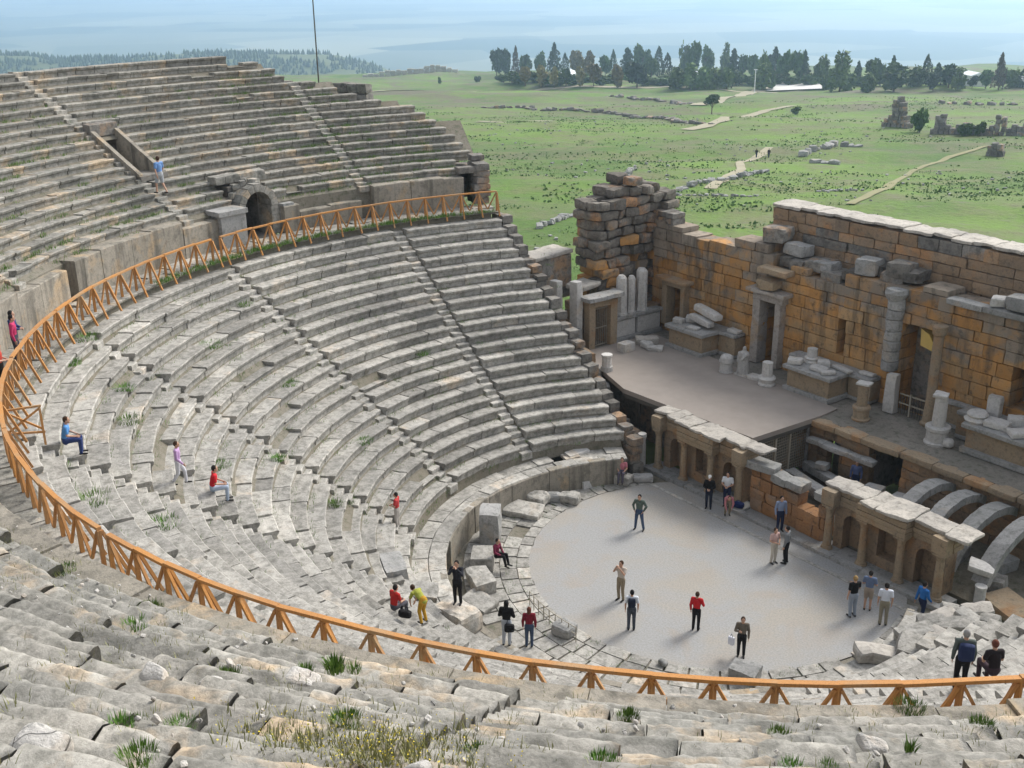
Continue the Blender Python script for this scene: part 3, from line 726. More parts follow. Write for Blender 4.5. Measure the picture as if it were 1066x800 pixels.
M['jamb'] = stone('jamb_marble', (.40, .365, .33), (.34, .31, .28), (.14, .13, .12), (.5, .68), warm=(.38, .29, .2), bump=.4, var=.2)
# doorways in the wall
def door(x0, x1, z0, z1, mat, jw=.42, lh=.42, over=.28, tilt=0):
    mb = MB(); y = 13.55
    for a, b in ((x0 - jw, x0), (x1, x1 + jw * .75)):
        rock(mb, ((a + b) / 2, y + .2, (z0 + z1) / 2), (b - a, .75, z1 - z0), (0, 0, 0), .015, .03, 6, .55)
    rock(mb, ((x0 + x1) / 2, y + .2, z1 + lh / 2), (x1 - x0 + jw * 2, .8, lh), (0, 0, 0), .015, .03, 6, .45)
    rock(mb, ((x0 + x1) / 2, y + .08, z1 + lh + .11), (x1 - x0 + jw * 2 + over * 2, 1.1, .2), (0, 0, 0), .02, .03, 6, .75)
    return mb.build('doorway', mat, wall, WO)
door(-9.85, -8.85, SZ, 6.4, M['jamb'], .5)
door(-16.75, -15.65, SZ + .5, 5.7, M['colonnade'], .4, .3)
mb = MB(); rock(mb, (-9.4, 13.5, 7.35), (1.2, .9, .5), (0, 0, 0), .06, .08, 3, .6); rock(mb, (-9.0, 13.45, 8.1), (1.9, .8, .3), (0, 0, 0), .04, .05, 3, .8); mb.build('bracket', M['colonnade'], wall, WO)
mb = MB()                                                   # grey half-round pilaster of stacked drums
for k in range(7): lathe(mb, (-1.95, 13.65, 4.7 + .5 * k), [(.36, .01), (.40, .05), (.40, .44), (.36, .49)], 14, rs.gauss(.5, .25), 0, .05)
lathe(mb, (-1.95, 13.6, 8.2), [(.4, 0), (.55, .3), (.5, .5)], 12, .7, 0, .07); mb.build('pilaster', M['greystone'], wall, WO)
mb = MB(); prism(mb, [(-.75, 6.15), (-.1, 6.0), (-.05, 6.3), (-.35, 6.75), (-.8, 6.95)], 'y', 14.1, 14.6, .9); mb.build('tympanum', plain('yellow_limestone', (.55, .40, .13), .9, .3, 3, .4), wall, WO)
# stage floor and its front wall
M['stagefloor'] = stone('stage_paving', (.27, .245, .215), (.20, .185, .16), (.07, .08, .05), (.5, .66), bump=.5, var=.3)
mb = MB(); box2(mb, (-20.2, 7.3, SZ - .3), (-16.7, 9.9, SZ - .02)); box2(mb, (-18.2, 9.95, SZ - .3), (13, 13.9, SZ - .04)); struct(mb.build('stage_floor', M['stagefloor']))
hyp = thing('stage_front_wall', 'dark lower wall carrying the stage edge behind the fallen arches, pierced by a black opening', 'wall', (3, 9.8, 0)); HO = (3, 9.8, 0)
mb = MB(); ashlar(lambda x, z: mb, -17.5, 13, 9.8, .5, 0, lambda x: 2.55, .5, [(.15, 1.75, 0, 2.3), (-2.2, -1.5, .2, 1.8)], .7, 1.4, .03, .04); mb.build('masonry', M['wallbuff'], hyp, HO)
mb = MB(); x = -3.0
while x < 13:
    L = rs.uniform(1., 2.0); rock(mb, (x + L / 2, 9.85 + rs.gauss(0, .04), 2.72 + rs.gauss(0, .02)), (L - .02, .75, .3), (0, 0, 0), .025, .06, 4, rs.gauss(.55, .2)); x += L
mb.build('cornice', M['colonnade'], hyp, HO)
mb = MB(); x = -2.9
while x < .0:
    L = rs.uniform(.8, 1.4); rock(mb, (x + L / 2, 9.3, 2.0), (L, .5, .25), (0, 0, 0), .04, .06, 3, rs.gauss(.6, .2)); x += L
mb.build('lower_ledge', M['greystone'], hyp, HO)
mb = MB(); box2(mb, (-.2, 12.5, -.3), (2.0, 12.7, 2.6)); box2(mb, (-2.6, 10.9, -.2), (-1.2, 11.1, 2.6)); box2(mb, (-.1, 10.2, 0), (.1, 12.6, 2.6)); box2(mb, (1.85, 10.2, 0), (2.05, 12.6, 2.6)); mb.build('passage', M['wallgrey'], hyp, HO)

# podiums for columns along the wall
def podium(label, x0, x1, yf, lft=None, rgt=None):
    root = thing('column_podium', label, 'podium', ((x0 + x1) / 2, (yf + 13.7) / 2, SZ), 'column podiums along the stage wall'); off = tuple(root.location)
    mb = MB(); rock(mb, ((x0 + x1) / 2, (yf + 13.7) / 2 + .1, SZ + .62), (x1 - x0 - .16, 13.7 - yf - .1, 1.0), (0, 0, 0), .012, .02, 6, .45)
    for (a, b, y) in (lft or []) + (rgt or []):
        if True: rock(mb, ((a + b) / 2, (y + 13.8) / 2, SZ + .6), (b - a, 13.8 - y, 1.0), (0, 0, 0), .015, .03, 4, .4)
    mb.build('die', M['colonnade'], root, off)
    mb = MB(); rock(mb, ((x0 + x1) / 2, (yf + 13.7) / 2, SZ + .11), (x1 - x0 + .1, 13.7 - yf + .1, .26), (0, 0, 0), .012, .05, 6, .6)
    for (a, b, y) in (lft or []) + (rgt or []): rock(mb, ((a + b) / 2, (y + 13.8) / 2 - .05, SZ + .1), (b - a, 13.8 - y, .2), (0, 0, 0), .012, .04, 4, .5)
    mb.build('base_moulding', M['greystone'], root, off)
    mb = MB(); rock(mb, ((x0 + x1) / 2, (yf + 13.7) / 2, SZ + 1.23), (x1 - x0 + .2, 13.7 - yf + .15, .22), (0, 0, 0), .018, .05, 8, .6)
    for (a, b, y) in (lft or []) + (rgt or []): rock(mb, ((a + b) / 2, (y + 13.8) / 2 - .08, SZ + 1.22), (b - a, 13.8 - y + .1, .2), (0, 0, 0), .02, .05, 6, .6)
    mb.build('cornice', M['greystone'], root, off); return root
podium('grey podium with two long fallen slabs stacked on top', -14.85, -12.2, 11.6, None, [(-12.2, -11.0, 12.95)])
podium('grey podium beside the window slit, strewn with white carved fragments', -6.4, -3.7, 11.5, [(-7.4, -6.4, 13.1)], [(-3.7, -2.4, 13.0)])
podium('grey podium at the right edge of the view behind the arches', 3.35, 7.2, 11.6, [(1.2, 2.5, 13.6), (2.3, 3.35, 12.8)], [(7.2, 8.4, 12.9)])

# modern stage deck with posts and lattice
deck = thing('stage_deck', 'broad grey-brown modern deck covering the left half of the stage', 'deck', (-10, 8.5, SZ)); DO = (-10, 8.5, SZ)
M['deck'] = plain('deck_screed', (.30, .265, .235), .85, .35, 1.2, .15); M['steel'] = plain('dark_steel', (.09, .085, .075), .6, .3, 6); M['paint'] = plain('pale_steel', (.33, .30, .24), .6, .3, 6)
mb = MB(); prism(mb, [(-16.9, 7.2), (-11.3, 5.25), (-3.1, 5.6), (-2.9, 10.2), (-3.0, 11.4), (-16.9, 12.6)], 'z', SZ - .2, SZ + .04); mb.build('deck_slab', M['deck'], deck, DO)
mb = MB(); bar(mb, (-11.3, 5.33, SZ - .3), (-3.2, 5.68, SZ - .3), .12, .22); bar(mb, (-3.2, 5.7, SZ - .3), (-3.0, 10.1, SZ - .3), .12, .22); mb.build('edge_beam', M['steel'], deck, DO)
for y in (5.95, 7.3, 8.3, 9.6):
    mb = MB(); bar(mb, (-3.2, y, 0), (-3.2, y, SZ - .3), .11, .11); mb.build('post', M['paint'] if y < 9 else M['greystone'], deck, DO)
for x in (-10.5, -8.5, -6.5, -4.8):
    mb = MB(); bar(mb, (x, 5.6, 0), (x, 5.6, SZ - .3), .11, .11); mb.build('post', M['steel'], deck, DO)
mb = MB()
for k in range(25):
    y = 6.05 + k * .14; bar(mb, (-3.22, y, .5), (-3.22, y, 2.45), .022, .022)
for k in range(14): bar(mb, (-3.22, 6.0, .5 + k * .145), (-3.22, 9.5, .5 + k * .145), .022, .022)
mb.build('lattice', M['paint'], deck, DO)
mb = MB(); box2(mb, (-16, 6.6, -.1), (-3.8, 6.8, 2.6)); box2(mb, (-4.1, 6.8, -.1), (-3.9, 9.7, 2.6)); mb.build('inner_wall', M['wallgrey'], deck, DO)
# side wing on the left: doorway, panelled wall
wing = thing('side_wing', 'left side wing of the stage with a cornice-topped doorway and white wall panels', 'building', (-17.3, 10, SZ)); GO = (-17.3, 10, SZ)
mb = MB()
for (ya, yb) in ((7.75, 8.2), (9.3, 9.8)): rock(mb, (-17.15, (ya + yb) / 2, SZ + 1.2), (.5, yb - ya, 2.4), (0, 0, 0), .01, .03, 6, .5)
rock(mb, (-17.15, 8.77, SZ + 2.58), (.5, 2.08, .42), (0, 0, 0), .01, .03, 6, .5); g_ = mb.build('door_frame', M['colonnade'], wing, GO)
mb = MB(); rock(mb, (-17.05, 8.75, SZ + 2.93), (.95, 2.6, .26), (0, 0, 0), .03, .05, 6, .7); mb.build('cornice', M['greystone'], wing, GO)
mb = MB()
for k in range(8): bar(mb, (-17.2, 8.27 + k * .14, SZ + .05), (-17.2, 8.27 + k * .14, SZ + 2.25), .025, .025)
for z in (.1, 1.1, 2.2): bar(mb, (-17.2, 8.22, SZ + z), (-17.2, 9.28, SZ + z), .04, .04)
mb.build('gate', M['paint'], wing, GO)
mb = MB(); box2(mb, (-18.9, 7.7, SZ), (-18.7, 9.9, SZ + 2.4)); mb.build('passage', M['wallgrey'], wing, GO)
mb = MB()
for (ya, yb) in ((9.95, 11.35), (11.55, 13.3)): rock(mb, (-17.25, (ya + yb) / 2, SZ + .72), (.3, yb - ya, .95), (0, 0, 0), .01, .03, 6, .5)
mb.build('wall_panel', M['marble'], wing, GO)
mb = MB(); rock(mb, (-17.35, 11.6, SZ + .1), (.6, 3.6, .26), (0, 0, 0), .015, .04, 6, .5); rock(mb, (-17.35, 11.6, SZ + 1.36), (.75, 3.6, .24), (0, 0, 0), .04, .05, 6, .6); mb.build('moulding', M['greystone'], wing, GO)
mb = MB(); ashlar(lambda x, z: mb, 7.2, 13.7, -17.5, .9, SZ, lambda y: 5.6 if y < 9.9 else 4.4, .5, [(8.2, 9.3, SZ, SZ + 2.4)], .7, 1.3, .03, .03, 'y'); mb.build('masonry', M['wallbuff'], wing, GO)
# ragged stone tower
tower = thing('ruined_tower', 'tall ragged tower of stacked blocks at the left end of the stage wall', 'ruin', (-19.2, 12, SZ)); TO = (-19.2, 12, SZ)
mbA, mbC = MB(), MB()
M['towergrey'] = stone('tower_stone', (.25, .225, .19), (.185, .165, .14), (.06, .055, .048), (.43, .64), warm=(.36, .20, .10), warmr=(.55, .68), bump=.8, var=.6)
def tz(y): return np.interp(y, [9.3, 9.7, 10.6, 11.2, 12.2, 13.2, 14.2, 15.0], [9.9, 10.5, 10.9, 11.3, 11.5, 11.2, 10.9, 10.5])
for k in range(16):
    z = SZ + .1 + .55 * k; y = 9.25 + (.35 if k < 7 else 0) + rs.uniform(0, .3) + (.9 if k > 13 else 0)
    while y < 14.9:
        L = rs.uniform(.6, 1.25)
        if z < tz(y + L / 2) - .2:
            for x, w in ((-18.75, .95), (-19.75, 1.1)):
                big = k > 7; m_ = mbC if (k > 7 and rs.random() < .9) or rs.random() < .45 else mbA
                recess = .5 if (k < 8 and 11.2 < y < 13.2 and x > -19 and k > 2) else 0
                rock(m_, (x - recess + rs.gauss(0, .15 if big else .06), y + L / 2, z + .27), (w, L - .02, .54 + rs.gauss(0, .03)), (rs.gauss(0, .02), rs.gauss(0, .02), rs.gauss(0, .11)), .08, .12 if big else .07, 3, min(1, max(0, rs.gauss(.5, .25))), 1.8)
        y += L
mbA.build('lower_masonry', M['wallmix'], tower, TO); mbC.build('upper_masonry', M['towergrey'], tower, TO)
# wall linking the tower to the stage wall, with a walled arch
mb = MB(); ashlar(lambda x, z: mb, -18.6, -16.9, 13.9, 1.0, 8.3, lambda x: 9.7, .5, (), .6, 1.1, .05, .05); mb.build('link_masonry', M['wallgrey'], tower, TO)

# ------------------------------------------------------------------ the low colonnade along the orchestra
def colonnade(label, xs, rag):
    root = thing('front_colonnade', label, 'colonnade', ((xs[0] + xs[-1]) / 2, 4.6, .1), 'low colonnades along the orchestra'); off = tuple(root.location)
    for x in xs:
        mb = MB(); yy = 4.42
        lathe(mb, (x, yy, .08), [(.25, 0), (.25, .07), (.21, .10), (.22, .15), (.18, .19)], 14, .5); c = None
        lathe(mb, (x, yy, .27), [(.175, 0), (.17, .6), (.145, 1.52)], 14, .5 + rs.uniform(-.2, .2), 0, .012); c = mb.build('column', M['colonnade'], root, off)
        mb = MB(); lathe(mb, (x, yy, 1.79), [(.15, 0), (.17, .06), (.19, .16), (.25, .25)], 12, .5, .08); rock(mb, (x, yy, 2.08), (.5, .5, .1), (0, 0, 0), .01, .02, 2, .5); mb.build('capital', M['colonnade'], c, off)
    x0, x1 = xs[0] - .35, xs[-1] + .35; mid = (xs[1], xs[2])
    mb = MB()                                               # entablature: forward over the middle bay, back over the sides
    for (a, b, y) in ((x0, xs[1] - .3, 4.62), (xs[1] - .28, xs[2] + .28, 4.16), (xs[2] + .3, x1, 4.62)):
        z = 2.13
        for h, o in ((.24, 0), (.2, -.03), (.26, -.0)):
            rock(mb, ((a + b) / 2, (y + o + 5.3) / 2, z + h / 2), (b - a, 5.3 - y - o, h - .008), (0, 0, 0), .015, .025, 6, rs.gauss(.5, .15)); z += h
    for x in (xs[0], xs[-1]): rock(mb, (x, 4.75, 2.48), (.62, 1.2, .68), (0, 0, 0), .03, .04, 4, .5)
    mb.build('entablature', M['colonnade'], root, off)
    mb = MB(); x = x0 - .1
    while x < x1:
        L = rs.uniform(.7, 1.5); y = 4.05 if mid[0] - .4 < x + L / 2 < mid[1] + .4 else 4.42
        rock(mb, (x + L / 2, (y + 5.5) / 2 + rs.gauss(0, .04), 2.93 + rs.gauss(0, .02)), (L - .02, 5.5 - y + rs.uniform(-.2, .2), .15), (rs.gauss(0, .025), rs.gauss(0, .02), rs.gauss(0, .05)), .06, .05, 6, rs.gauss(.5, .2)); x += L
    mb.build('top_slab', M['topslab'], root, off)
    mb = MB()                                               # wall behind, with niches
    yb = 5.0
    for k in range(len(xs) - 1):
        a, b = xs[k] + .2, xs[k + 1] - .2; m = (a + b) / 2; w = .42
        if k != 1:                                          # round-headed niche
            A = [PI * q / 8 for q in range(9)]; pr = [(m + w * math.cos(q), 1.35 + w * math.sin(q)) for q in A]
            prism(mb, [(a - .2, .1), (m - w, .1), (m - w, 1.35), *[q for q in pr[::-1][1:5]], (m, 2.13), (a - .2, 2.13)], 'y', yb - .2, yb + .3, .5)
            prism(mb, [(b + .2, .1), (b + .2, 2.13), (m, 2.13), *[q for q in pr[::-1][4:8]], (m + w, 1.35), (m + w, .1)], 'y', yb - .2, yb + .3, .5)
        else:
            for (u, v, za, zb) in ((a - .2, m - .45, .1, 2.13), (m + .45, b + .2, .1, 2.13), (m - .45, m + .45, 1.75, 2.13), (m - .45, m + .45, .1, .55)): box2(mb, (u, yb - .2, za), (v, yb + .3, zb), .5)
        box2(mb, (a - .2, yb + .31, .1), (b + .2, yb + .5, 2.13), .3)
    mb.build('niche_wall', M['wallbuff'], root, off)
    mb = MB(); rock(mb, ((x0 + x1) / 2, 4.62, .02), (x1 - x0 + .3, .95, .17), (0, 0, 0), .01, .02, 8, .5); mb.build('plinth', M['greystone'], root, off)
    return root
colonnade('left half of the low colonnade, standing in front of the modern deck', [-7.85, -6.15, -4.45, -2.75], 0)
colonnade('right half of the low colonnade, with pale broken top slabs and the arches behind', [2.2, 3.9, 5.6, 7.3], 1)
mw = thing('broken_wall', 'broken middle stretch of orange-brown wall between the two halves of the colonnade', 'wall', (0, 4.9, 0)); MO = (0, 4.9, 0)
mb = MB(); ashlar(lambda x, z: mb, -2.35, 1.75, 4.75, .7, 0, lambda x: np.interp(x, [-2.4, -1.2, -1.0, .2, .5, 1.75], [2.1, 2.1, 1.75, 1.8, 1.2, 1.9]), .5, (), .6, 1.1, .03, .05); mb.build('masonry', M['wall'], mw, MO)
mb = MB()
for x, z, L, a in ((-1.9, 2.22, 1.5, .2), (-.75, 1.98, .9, -.1), (.05, 2.0, .85, .1), (1.5, 2.05, .7, 0)): rock(mb, (x, 5.0, z), (L, .75, .38), (0, .03, a), .04, .06, 4, rs.gauss(.6, .2))
mb.build('top_course', M['greystone'], mw, MO)
mb = MB()
for x in np.arange(-8.4, 8.3, 1.4): rock(mb, (x + .7, 4.05, .05), (1.38, .34, .2), (0, 0, rs.gauss(0, .008)), .012, .02, 4, rs.gauss(.55, .2))
struct(mb.build('kerb', M['greystone']))
mb = MB()
for x in np.arange(-7, 8, 1.2): box(mb, (x + .6, 3.05, -.06), (1.19, .16, .15), rs.gauss(0, .006), rs.gauss(.6, .15))
struct(mb.build('edging_path', M['seat']))
# arches behind the right colonnade
for k, (x, lb) in enumerate(((4.15, 'stone arch rib nearest the black opening, rising behind the colonnade'), (5.5, 'second stone arch rib from the black opening, behind the colonnade'), (6.9, 'third stone arch rib from the black opening, behind the colonnade end'), (8.35, 'rightmost stone arch rib, cut by the edge of the view'))):
    mb = MB(); cy, cz, ro, ri = 8.25, -.55, 3.2, 2.86; N = 12; a0, a1 = math.radians(152), math.radians(58)
    for q in range(N):
        a, b = a0 + (a1 - a0) * q / N, a0 + (a1 - a0) * (q + 1) / N - .002
        poly = [(cy + ri * math.cos(a), cz + ri * math.sin(a)), (cy + ro * math.cos(a), cz + ro * math.sin(a)), (cy + ro * math.cos(b), cz + ro * math.sin(b)), (cy + ri * math.cos(b), cz + ri * math.sin(b))]
        dx = rs.gauss(0, .008); prism(mb, poly, 'x', x - .31 + dx, x + .31 + dx, rs.gauss(.45, .16))
    put(mb, 'stone_arch', M['greystone'], (x, cy, 0), lb, 'arch', 'stone arches behind the colonnade')
mb = MB(); box2(mb, (-3.5, 5.3, -.2), (13, 9.9, .12)); struct(mb.build('pit_floor', M['rubble']))
# ------------------------------------------------------------------ people
def capsule(mb, a, b, ra, rb, n=10, sq=1.0, side=None):
    """closed tapered limb from a to b; sq flattens it across 'side'"""
    a = np.asarray(a, float); b = np.asarray(b, float); d = b - a; L = np.linalg.norm(d) + 1e-6; d = d / L
    s = np.asarray(side, float) if side is not None else np.array([0, 1., 0]); s = s - d * np.dot(s, d)
    if np.linalg.norm(s) < .1: s = np.array([1., 0, 0]) - d * d[0]
    s /= np.linalg.norm(s); u = np.cross(d, s); R = []
    for t in (-1, -.7, -.3): R.append((a + d * ra * t, ra * math.sqrt(max(.02, 1 - t * t))))
    for t in (0, .5, 1): R.append((a + d * L * t, ra + (rb - ra) * t))
    for t in (.3, .7, 1): R.append((b + d * rb * t, rb * math.sqrt(max(.02, 1 - t * t))))
    V = []; an = np.arange(n) * 2 * PI / n
    for c, r in R: V.append(c + np.outer(np.cos(an) * r, s) + np.outer(np.sin(an) * r * sq, u))
    k = len(R); F = [[i * n + j, i * n + (j + 1) % n, (i + 1) * n + (j + 1) % n, (i + 1) * n + j] for i in range(k - 1) for j in range(n)] + [list(range(n))[::-1], list(range((k - 1) * n, k * n))]
    mb.add(np.concatenate(V), F)
def ell(mb, c, r, n=12):
    c = np.asarray(c, float); V = []; k = 8
    for i in range(k + 1):
        t = -PI / 2 + PI * min(max(i / k, .02), .98); a = np.arange(n) * 2 * PI / n
        V.append(c + np.stack([r[0] * math.cos(t) * np.cos(a), r[1] * math.cos(t) * np.sin(a), np.full(n, r[2] * math.sin(t))], 1))
    F = [[i * n + j, i * n + (j + 1) % n, (i + 1) * n + (j + 1) % n, (i + 1) * n + j] for i in range(k) for j in range(n)] + [list(range(n))[::-1], list(range(k * n, (k + 1) * n))]
    mb.add(np.concatenate(V), F)
def fuse(o, vox, it=2):
    m = o.modifiers.new('skin', 'REMESH'); m.mode = 'VOXEL'; m.voxel_size = vox; m.use_smooth_shade = True
    if it: s = o.modifiers.new('soft', 'SMOOTH'); s.factor = .5; s.iterations = it
_cm = {}
def cloth(c, rough=.85):
    k = tuple(c)
    if k not in _cm: _cm[k] = plain('cloth', c, rough, .25, 30, .15)
    return _cm[k]
SKIN = plain('skin', (.50, .30, .21), .6, .1, 20); SKIN_D = plain('tan_skin', (.36, .20, .13), .6, .1, 20); EYE = plain('eye', (.02, .015, .01), .3, 0)
def pose(kind):
    J = dict(pel=(0, 0, .92), wst=(0, 0, 1.06), che=(.01, 0, 1.27), nek=(.0, 0, 1.44), hed=(.03, 0, 1.585))
    def both(n, x, y, z): J[n + 'L'] = (x, y, z); J[n + 'R'] = (x, -y, z)
    both('sh', 0, .175, 1.385); both('el', -.03, .235, 1.11); both('wr', .04, .235, .86); both('hip', 0, .085, .90); both('kn', .03, .095, .49); both('an', -.02, .10, .075)
    if kind == 'apart': J['knL'] = (.02, .15, .49); J['anL'] = (-.02, .21, .075); J['knR'] = (.02, -.13, .49); J['anR'] = (-.03, -.17, .075); J['elL'] = (-.05, .30, 1.14); J['wrL'] = (.06, .21, .97); J['elR'] = (-.05, -.30, 1.14); J['wrR'] = (.06, -.21, .97)
    if kind == 'photo':
        both('el', .16, .23, 1.25); both('wr', .24, .07, 1.50)
    if kind == 'front': both('el', .02, .25, 1.12); both('wr', .22, .08, 1.08)
    if kind == 'onearm': J['elR'] = (.06, -.25, 1.13); J['wrR'] = (.25, -.12, 1.22)
    if kind == 'walk': J['knL'] = (.18, .09, .50); J['anL'] = (.20, .10, .09); J['knR'] = (-.02, -.09, .49); J['anR'] = (-.26, -.09, .11); J['wrL'] = (-.10, .24, .88); J['wrR'] = (.20, -.22, .92); J['elR'] = (.02, -.24, 1.12)
    if kind == 'crossed': both('el', .08, .24, 1.14); J['wrL'] = (.20, -.06, 1.18); J['wrR'] = (.21, .06, 1.14)
    if kind == 'sit':
        J.update(pel=(0, 0, .12), wst=(0, 0, .27), che=(.06, 0, .47), nek=(.08, 0, .64), hed=(.12, 0, .785)); both('sh', .07, .175, .585); both('el', .10, .24, .33); both('wr', .32, .13, .25); both('hip', .02, .09, .11); both('kn', .44, .12, .12); both('an', .42, .11, -.34)
    if kind == 'sit_high':
        J.update(pel=(0, 0, .12), wst=(-.02, 0, .27), che=(.0, 0, .47), nek=(.02, 0, .64), hed=(.06, 0, .785)); both('sh', .0, .175, .585); both('el', .05, .24, .33); both('wr', .26, .12, .22); both('hip', .02, .09, .11); both('kn', .42, .10, .20); both('an', .52, .10, -.22)
    if kind == 'bend':
        J.update(pel=(-.06, 0, .90), wst=(.04, 0, 1.0), che=(.22, 0, 1.12), nek=(.36, 0, 1.18), hed=(.49, 0, 1.22)); both('sh', .30, .17, 1.13); J['elL'] = (.40, .22, .86); J['wrL'] = (.44, .16, .64); J['elR'] = (.44, -.20, .84); J['wrR'] = (.52, -.14, .60)
        both('hip', -.06, .09, .88); both('kn', .06, .10, .48); both('an', -.05, .11, .075)
    return J
def person(label, pos, az, kind, top, bottom, hair, H=1.7, long_sleeve=True, shorts=False, longhair=False, skin=None, shoes=(.03, .028, .026), cap=None, hairless=False, sc=1.0):
    s = H / 1.7; skin = skin or SKIN; J = {k: np.array(v) for k, v in pose(kind).items()}
    root = thing('person', label, 'person', pos, 'visitors', math.radians(az)); root.scale = (s, s, s)
    P = lambda k: J[k]
    b = MB(); sd = (0, 1, 0)
    capsule(b, P('pel'), P('wst'), .135, .125, 12, .72, sd); capsule(b, P('wst'), P('che'), .125, .15, 12, .68, sd); capsule(b, P('che'), P('nek') - (0, 0, .05), .15, .09, 12, .6, sd)
    capsule(b, P('shL'), P('shR'), .062, .062, 10); capsule(b, P('nek') - (0, 0, .04), P('hed') - (.01, 0, .05), .056, .052)
    h = P('hed'); ell(b, h, (.092, .076, .115)); ell(b, h + (.045, 0, -.06), (.05, .048, .055)); ell(b, h + (.098, 0, -.015), (.018, .014, .025)); ell(b, h + (.085, 0, -.062), (.012, .026, .010))
    for q in (1, -1): ell(b, h + (-.005, q * .078, -.01), (.018, .012, .03), 8)
    for q in 'LR':
        g = 1 if q == 'L' else -1
        capsule(b, P('sh' + q), P('el' + q), .050, .040); capsule(b, P('el' + q), P('wr' + q), .040, .027)
        d = P('wr' + q) - P('el' + q); d = d / np.linalg.norm(d); w = P('wr' + q); ac = np.cross(d, [0, g * 1., .2]); ac /= np.linalg.norm(ac)
        capsule(b, w + d * .01, w + d * .07, .030, .036, 8, .5, ac)
        for fi, (o, ln) in enumerate(((-.027, .075), (-.009, .088), (.009, .082), (.026, .064))):
            k0 = w + d * .085 + ac * o; k1 = k0 + d * ln * .5 + np.array([0, -g * .006, -.004]); capsule(b, k0, k1, .0098, .009, 6); capsule(b, k1, k1 + d * ln * .42 + np.array([0, -g * .016, -.006]), .009, .0075, 6)
        t0 = w + d * .03 - ac * .03; capsule(b, t0, t0 + d * .045 - ac * .028, .0125, .0105, 6); capsule(b, t0 + d * .045 - ac * .028, t0 + d * .075 - ac * .034, .0105, .009, 6)
        capsule(b, P('hip' + q), P('kn' + q), .082, .056); capsule(b, P('kn' + q), P('an' + q), .056, .036); capsule(b, P('an' + q) + (-.03, 0, -.04), P('an' + q) + (.16, g * .015, -.05), .036, .03, 8, .8)
    o = b.build('body', skin, root); fuse(o, .0135, 1)
    c = MB(); e = .018
    capsule(c, P('pel') + (0, 0, .03), P('wst'), .15, .14, 12, .74, sd); capsule(c, P('wst'), P('che'), .14 + e * .3, .166, 12, .70, sd); capsule(c, P('che'), P('nek') - (0, 0, .07), .162, .10, 12, .62, sd); capsule(c, P('shL'), P('shR'), .076, .076, 10)
    for q in 'LR':
        if long_sleeve: capsule(c, P('sh' + q), P('el' + q), .068, .056); capsule(c, P('el' + q), P('wr' + q), .056, .042)
        else: capsule(c, P('sh' + q), P('sh' + q) * .35 + P('el' + q) * .65, .07, .062)
    o = c.build('jacket' if long_sleeve else 'shirt', cloth(top), root); fuse(o, .017)
    t = MB(); capsule(t, P('pel') + (0, 0, .05), P('pel') - (0, 0, .03), .15, .148, 12, .78, sd)
    for q in 'LR':
        if shorts: capsule(t, P('hip' + q), P('hip' + q) * .15 + P('kn' + q) * .85, .10, .085)
        else: capsule(t, P('hip' + q), P('kn' + q), .098, .070); capsule(t, P('kn' + q), P('an' + q) + (0, 0, .0), .070, .055)
    o = t.build('shorts' if shorts else 'trousers', cloth(bottom), root); fuse(o, .017)
    f = MB()
    for q in 'LR':
        g = 1 if q == 'L' else -1; capsule(f, P('an' + q) + (-.035, 0, -.035), P('an' + q) + (.165, g * .015, -.042), .043, .036, 8, .85)
    o = f.build('shoes', cloth(shoes), root); fuse(o, .015, 1); o.name = 'shoe'
    hh = MB(); ell(hh, h + (-.022, 0, .022), (.096, .088, .112)); 
    if longhair: ell(hh, h + (-.06, 0, -.06), (.05, .082, .13))
    if not hairless:
        o = hh.build('hair', cloth(hair), root); fuse(o, .018, 1)
    if cap:
        k = MB(); ell(k, h + (-.01, 0, .07), (.10, .09, .07)); capsule(k, h + (.06, 0, .065), h + (.15, 0, .055), .06, .05, 8, .15, sd); o = k.build('cap', cloth(cap), root); fuse(o, .014, 1)
    ey = MB()
    for q in (1, -1): ell(ey, h + (.085, q * .03, .012), (.010, .012, .008), 6)
    ey.build('eye', EYE, root)
    return root
BLK, DRK, BRN, GRY, BLN = (.012, .011, .012), (.02, .016, .014), (.06, .032, .018), (.30, .29, .28), (.38, .25, .10)
JEAN, NAVY, KHA, WHT = (.055, .085, .15), (.02, .028, .07), (.30, .25, .17), (.72, .72, .72)
person('person in a dark green shirt and jeans, legs apart, alone on the far gravel', (-3.9, -.48, .0), -60, 'apart', (.10, .13, .11), JEAN, BLK, 1.68)
person('person in khaki trousers lifting a camera to their face with both hands on the gravel', (-.14, -4.91, 0), -75, 'photo', (.52, .46, .40), (.27, .22, .15), BRN, 1.72, False)
person('person in a white shirt and dark jeans carrying a small dark backpack on the gravel', (1.6, -5.96, 0), 140, 'stand', (.70, .74, .80), (.06, .07, .09), BLK, 1.66, False)
person('person in a bright red jumper and black trousers standing with back turned on the gravel', (3.07, -4.12, 0), 120, 'onearm', (.55, .02, .025), BLK, BRN, 1.6)
person('person in a grey-brown jacket and black trousers, hand at chin, holding a white bag', (5.21, -4.06, 0), -50, 'onearm', (.17, .145, .115), BLK, BRN, 1.62)
person('person all in black with a white cap, standing before the left colonnade', (-3.47, 3.35, 0), -55, 'front', BLK, (.02, .025, .045), GRY, 1.62, cap=(.75, .75, .72))
person('person in a white shirt and dark trousers leaning by a column of the left colonnade', (-2.95, 3.95, .12), -60, 'front', (.75, .77, .8), NAVY, BLK, 1.68, False)
person('person in a pink top and beige trousers bending before the white-shirted one by the column', (-2.47, 3.5, 0), -40, 'bend', (.50, .20, .22), KHA, BRN, 1.45)
person('person in a pale blue shirt and dark blue trousers by the broken orange wall', (.05, 4.0, .12), -30, 'stand', (.26, .32, .46), NAVY, BLK, 1.66)
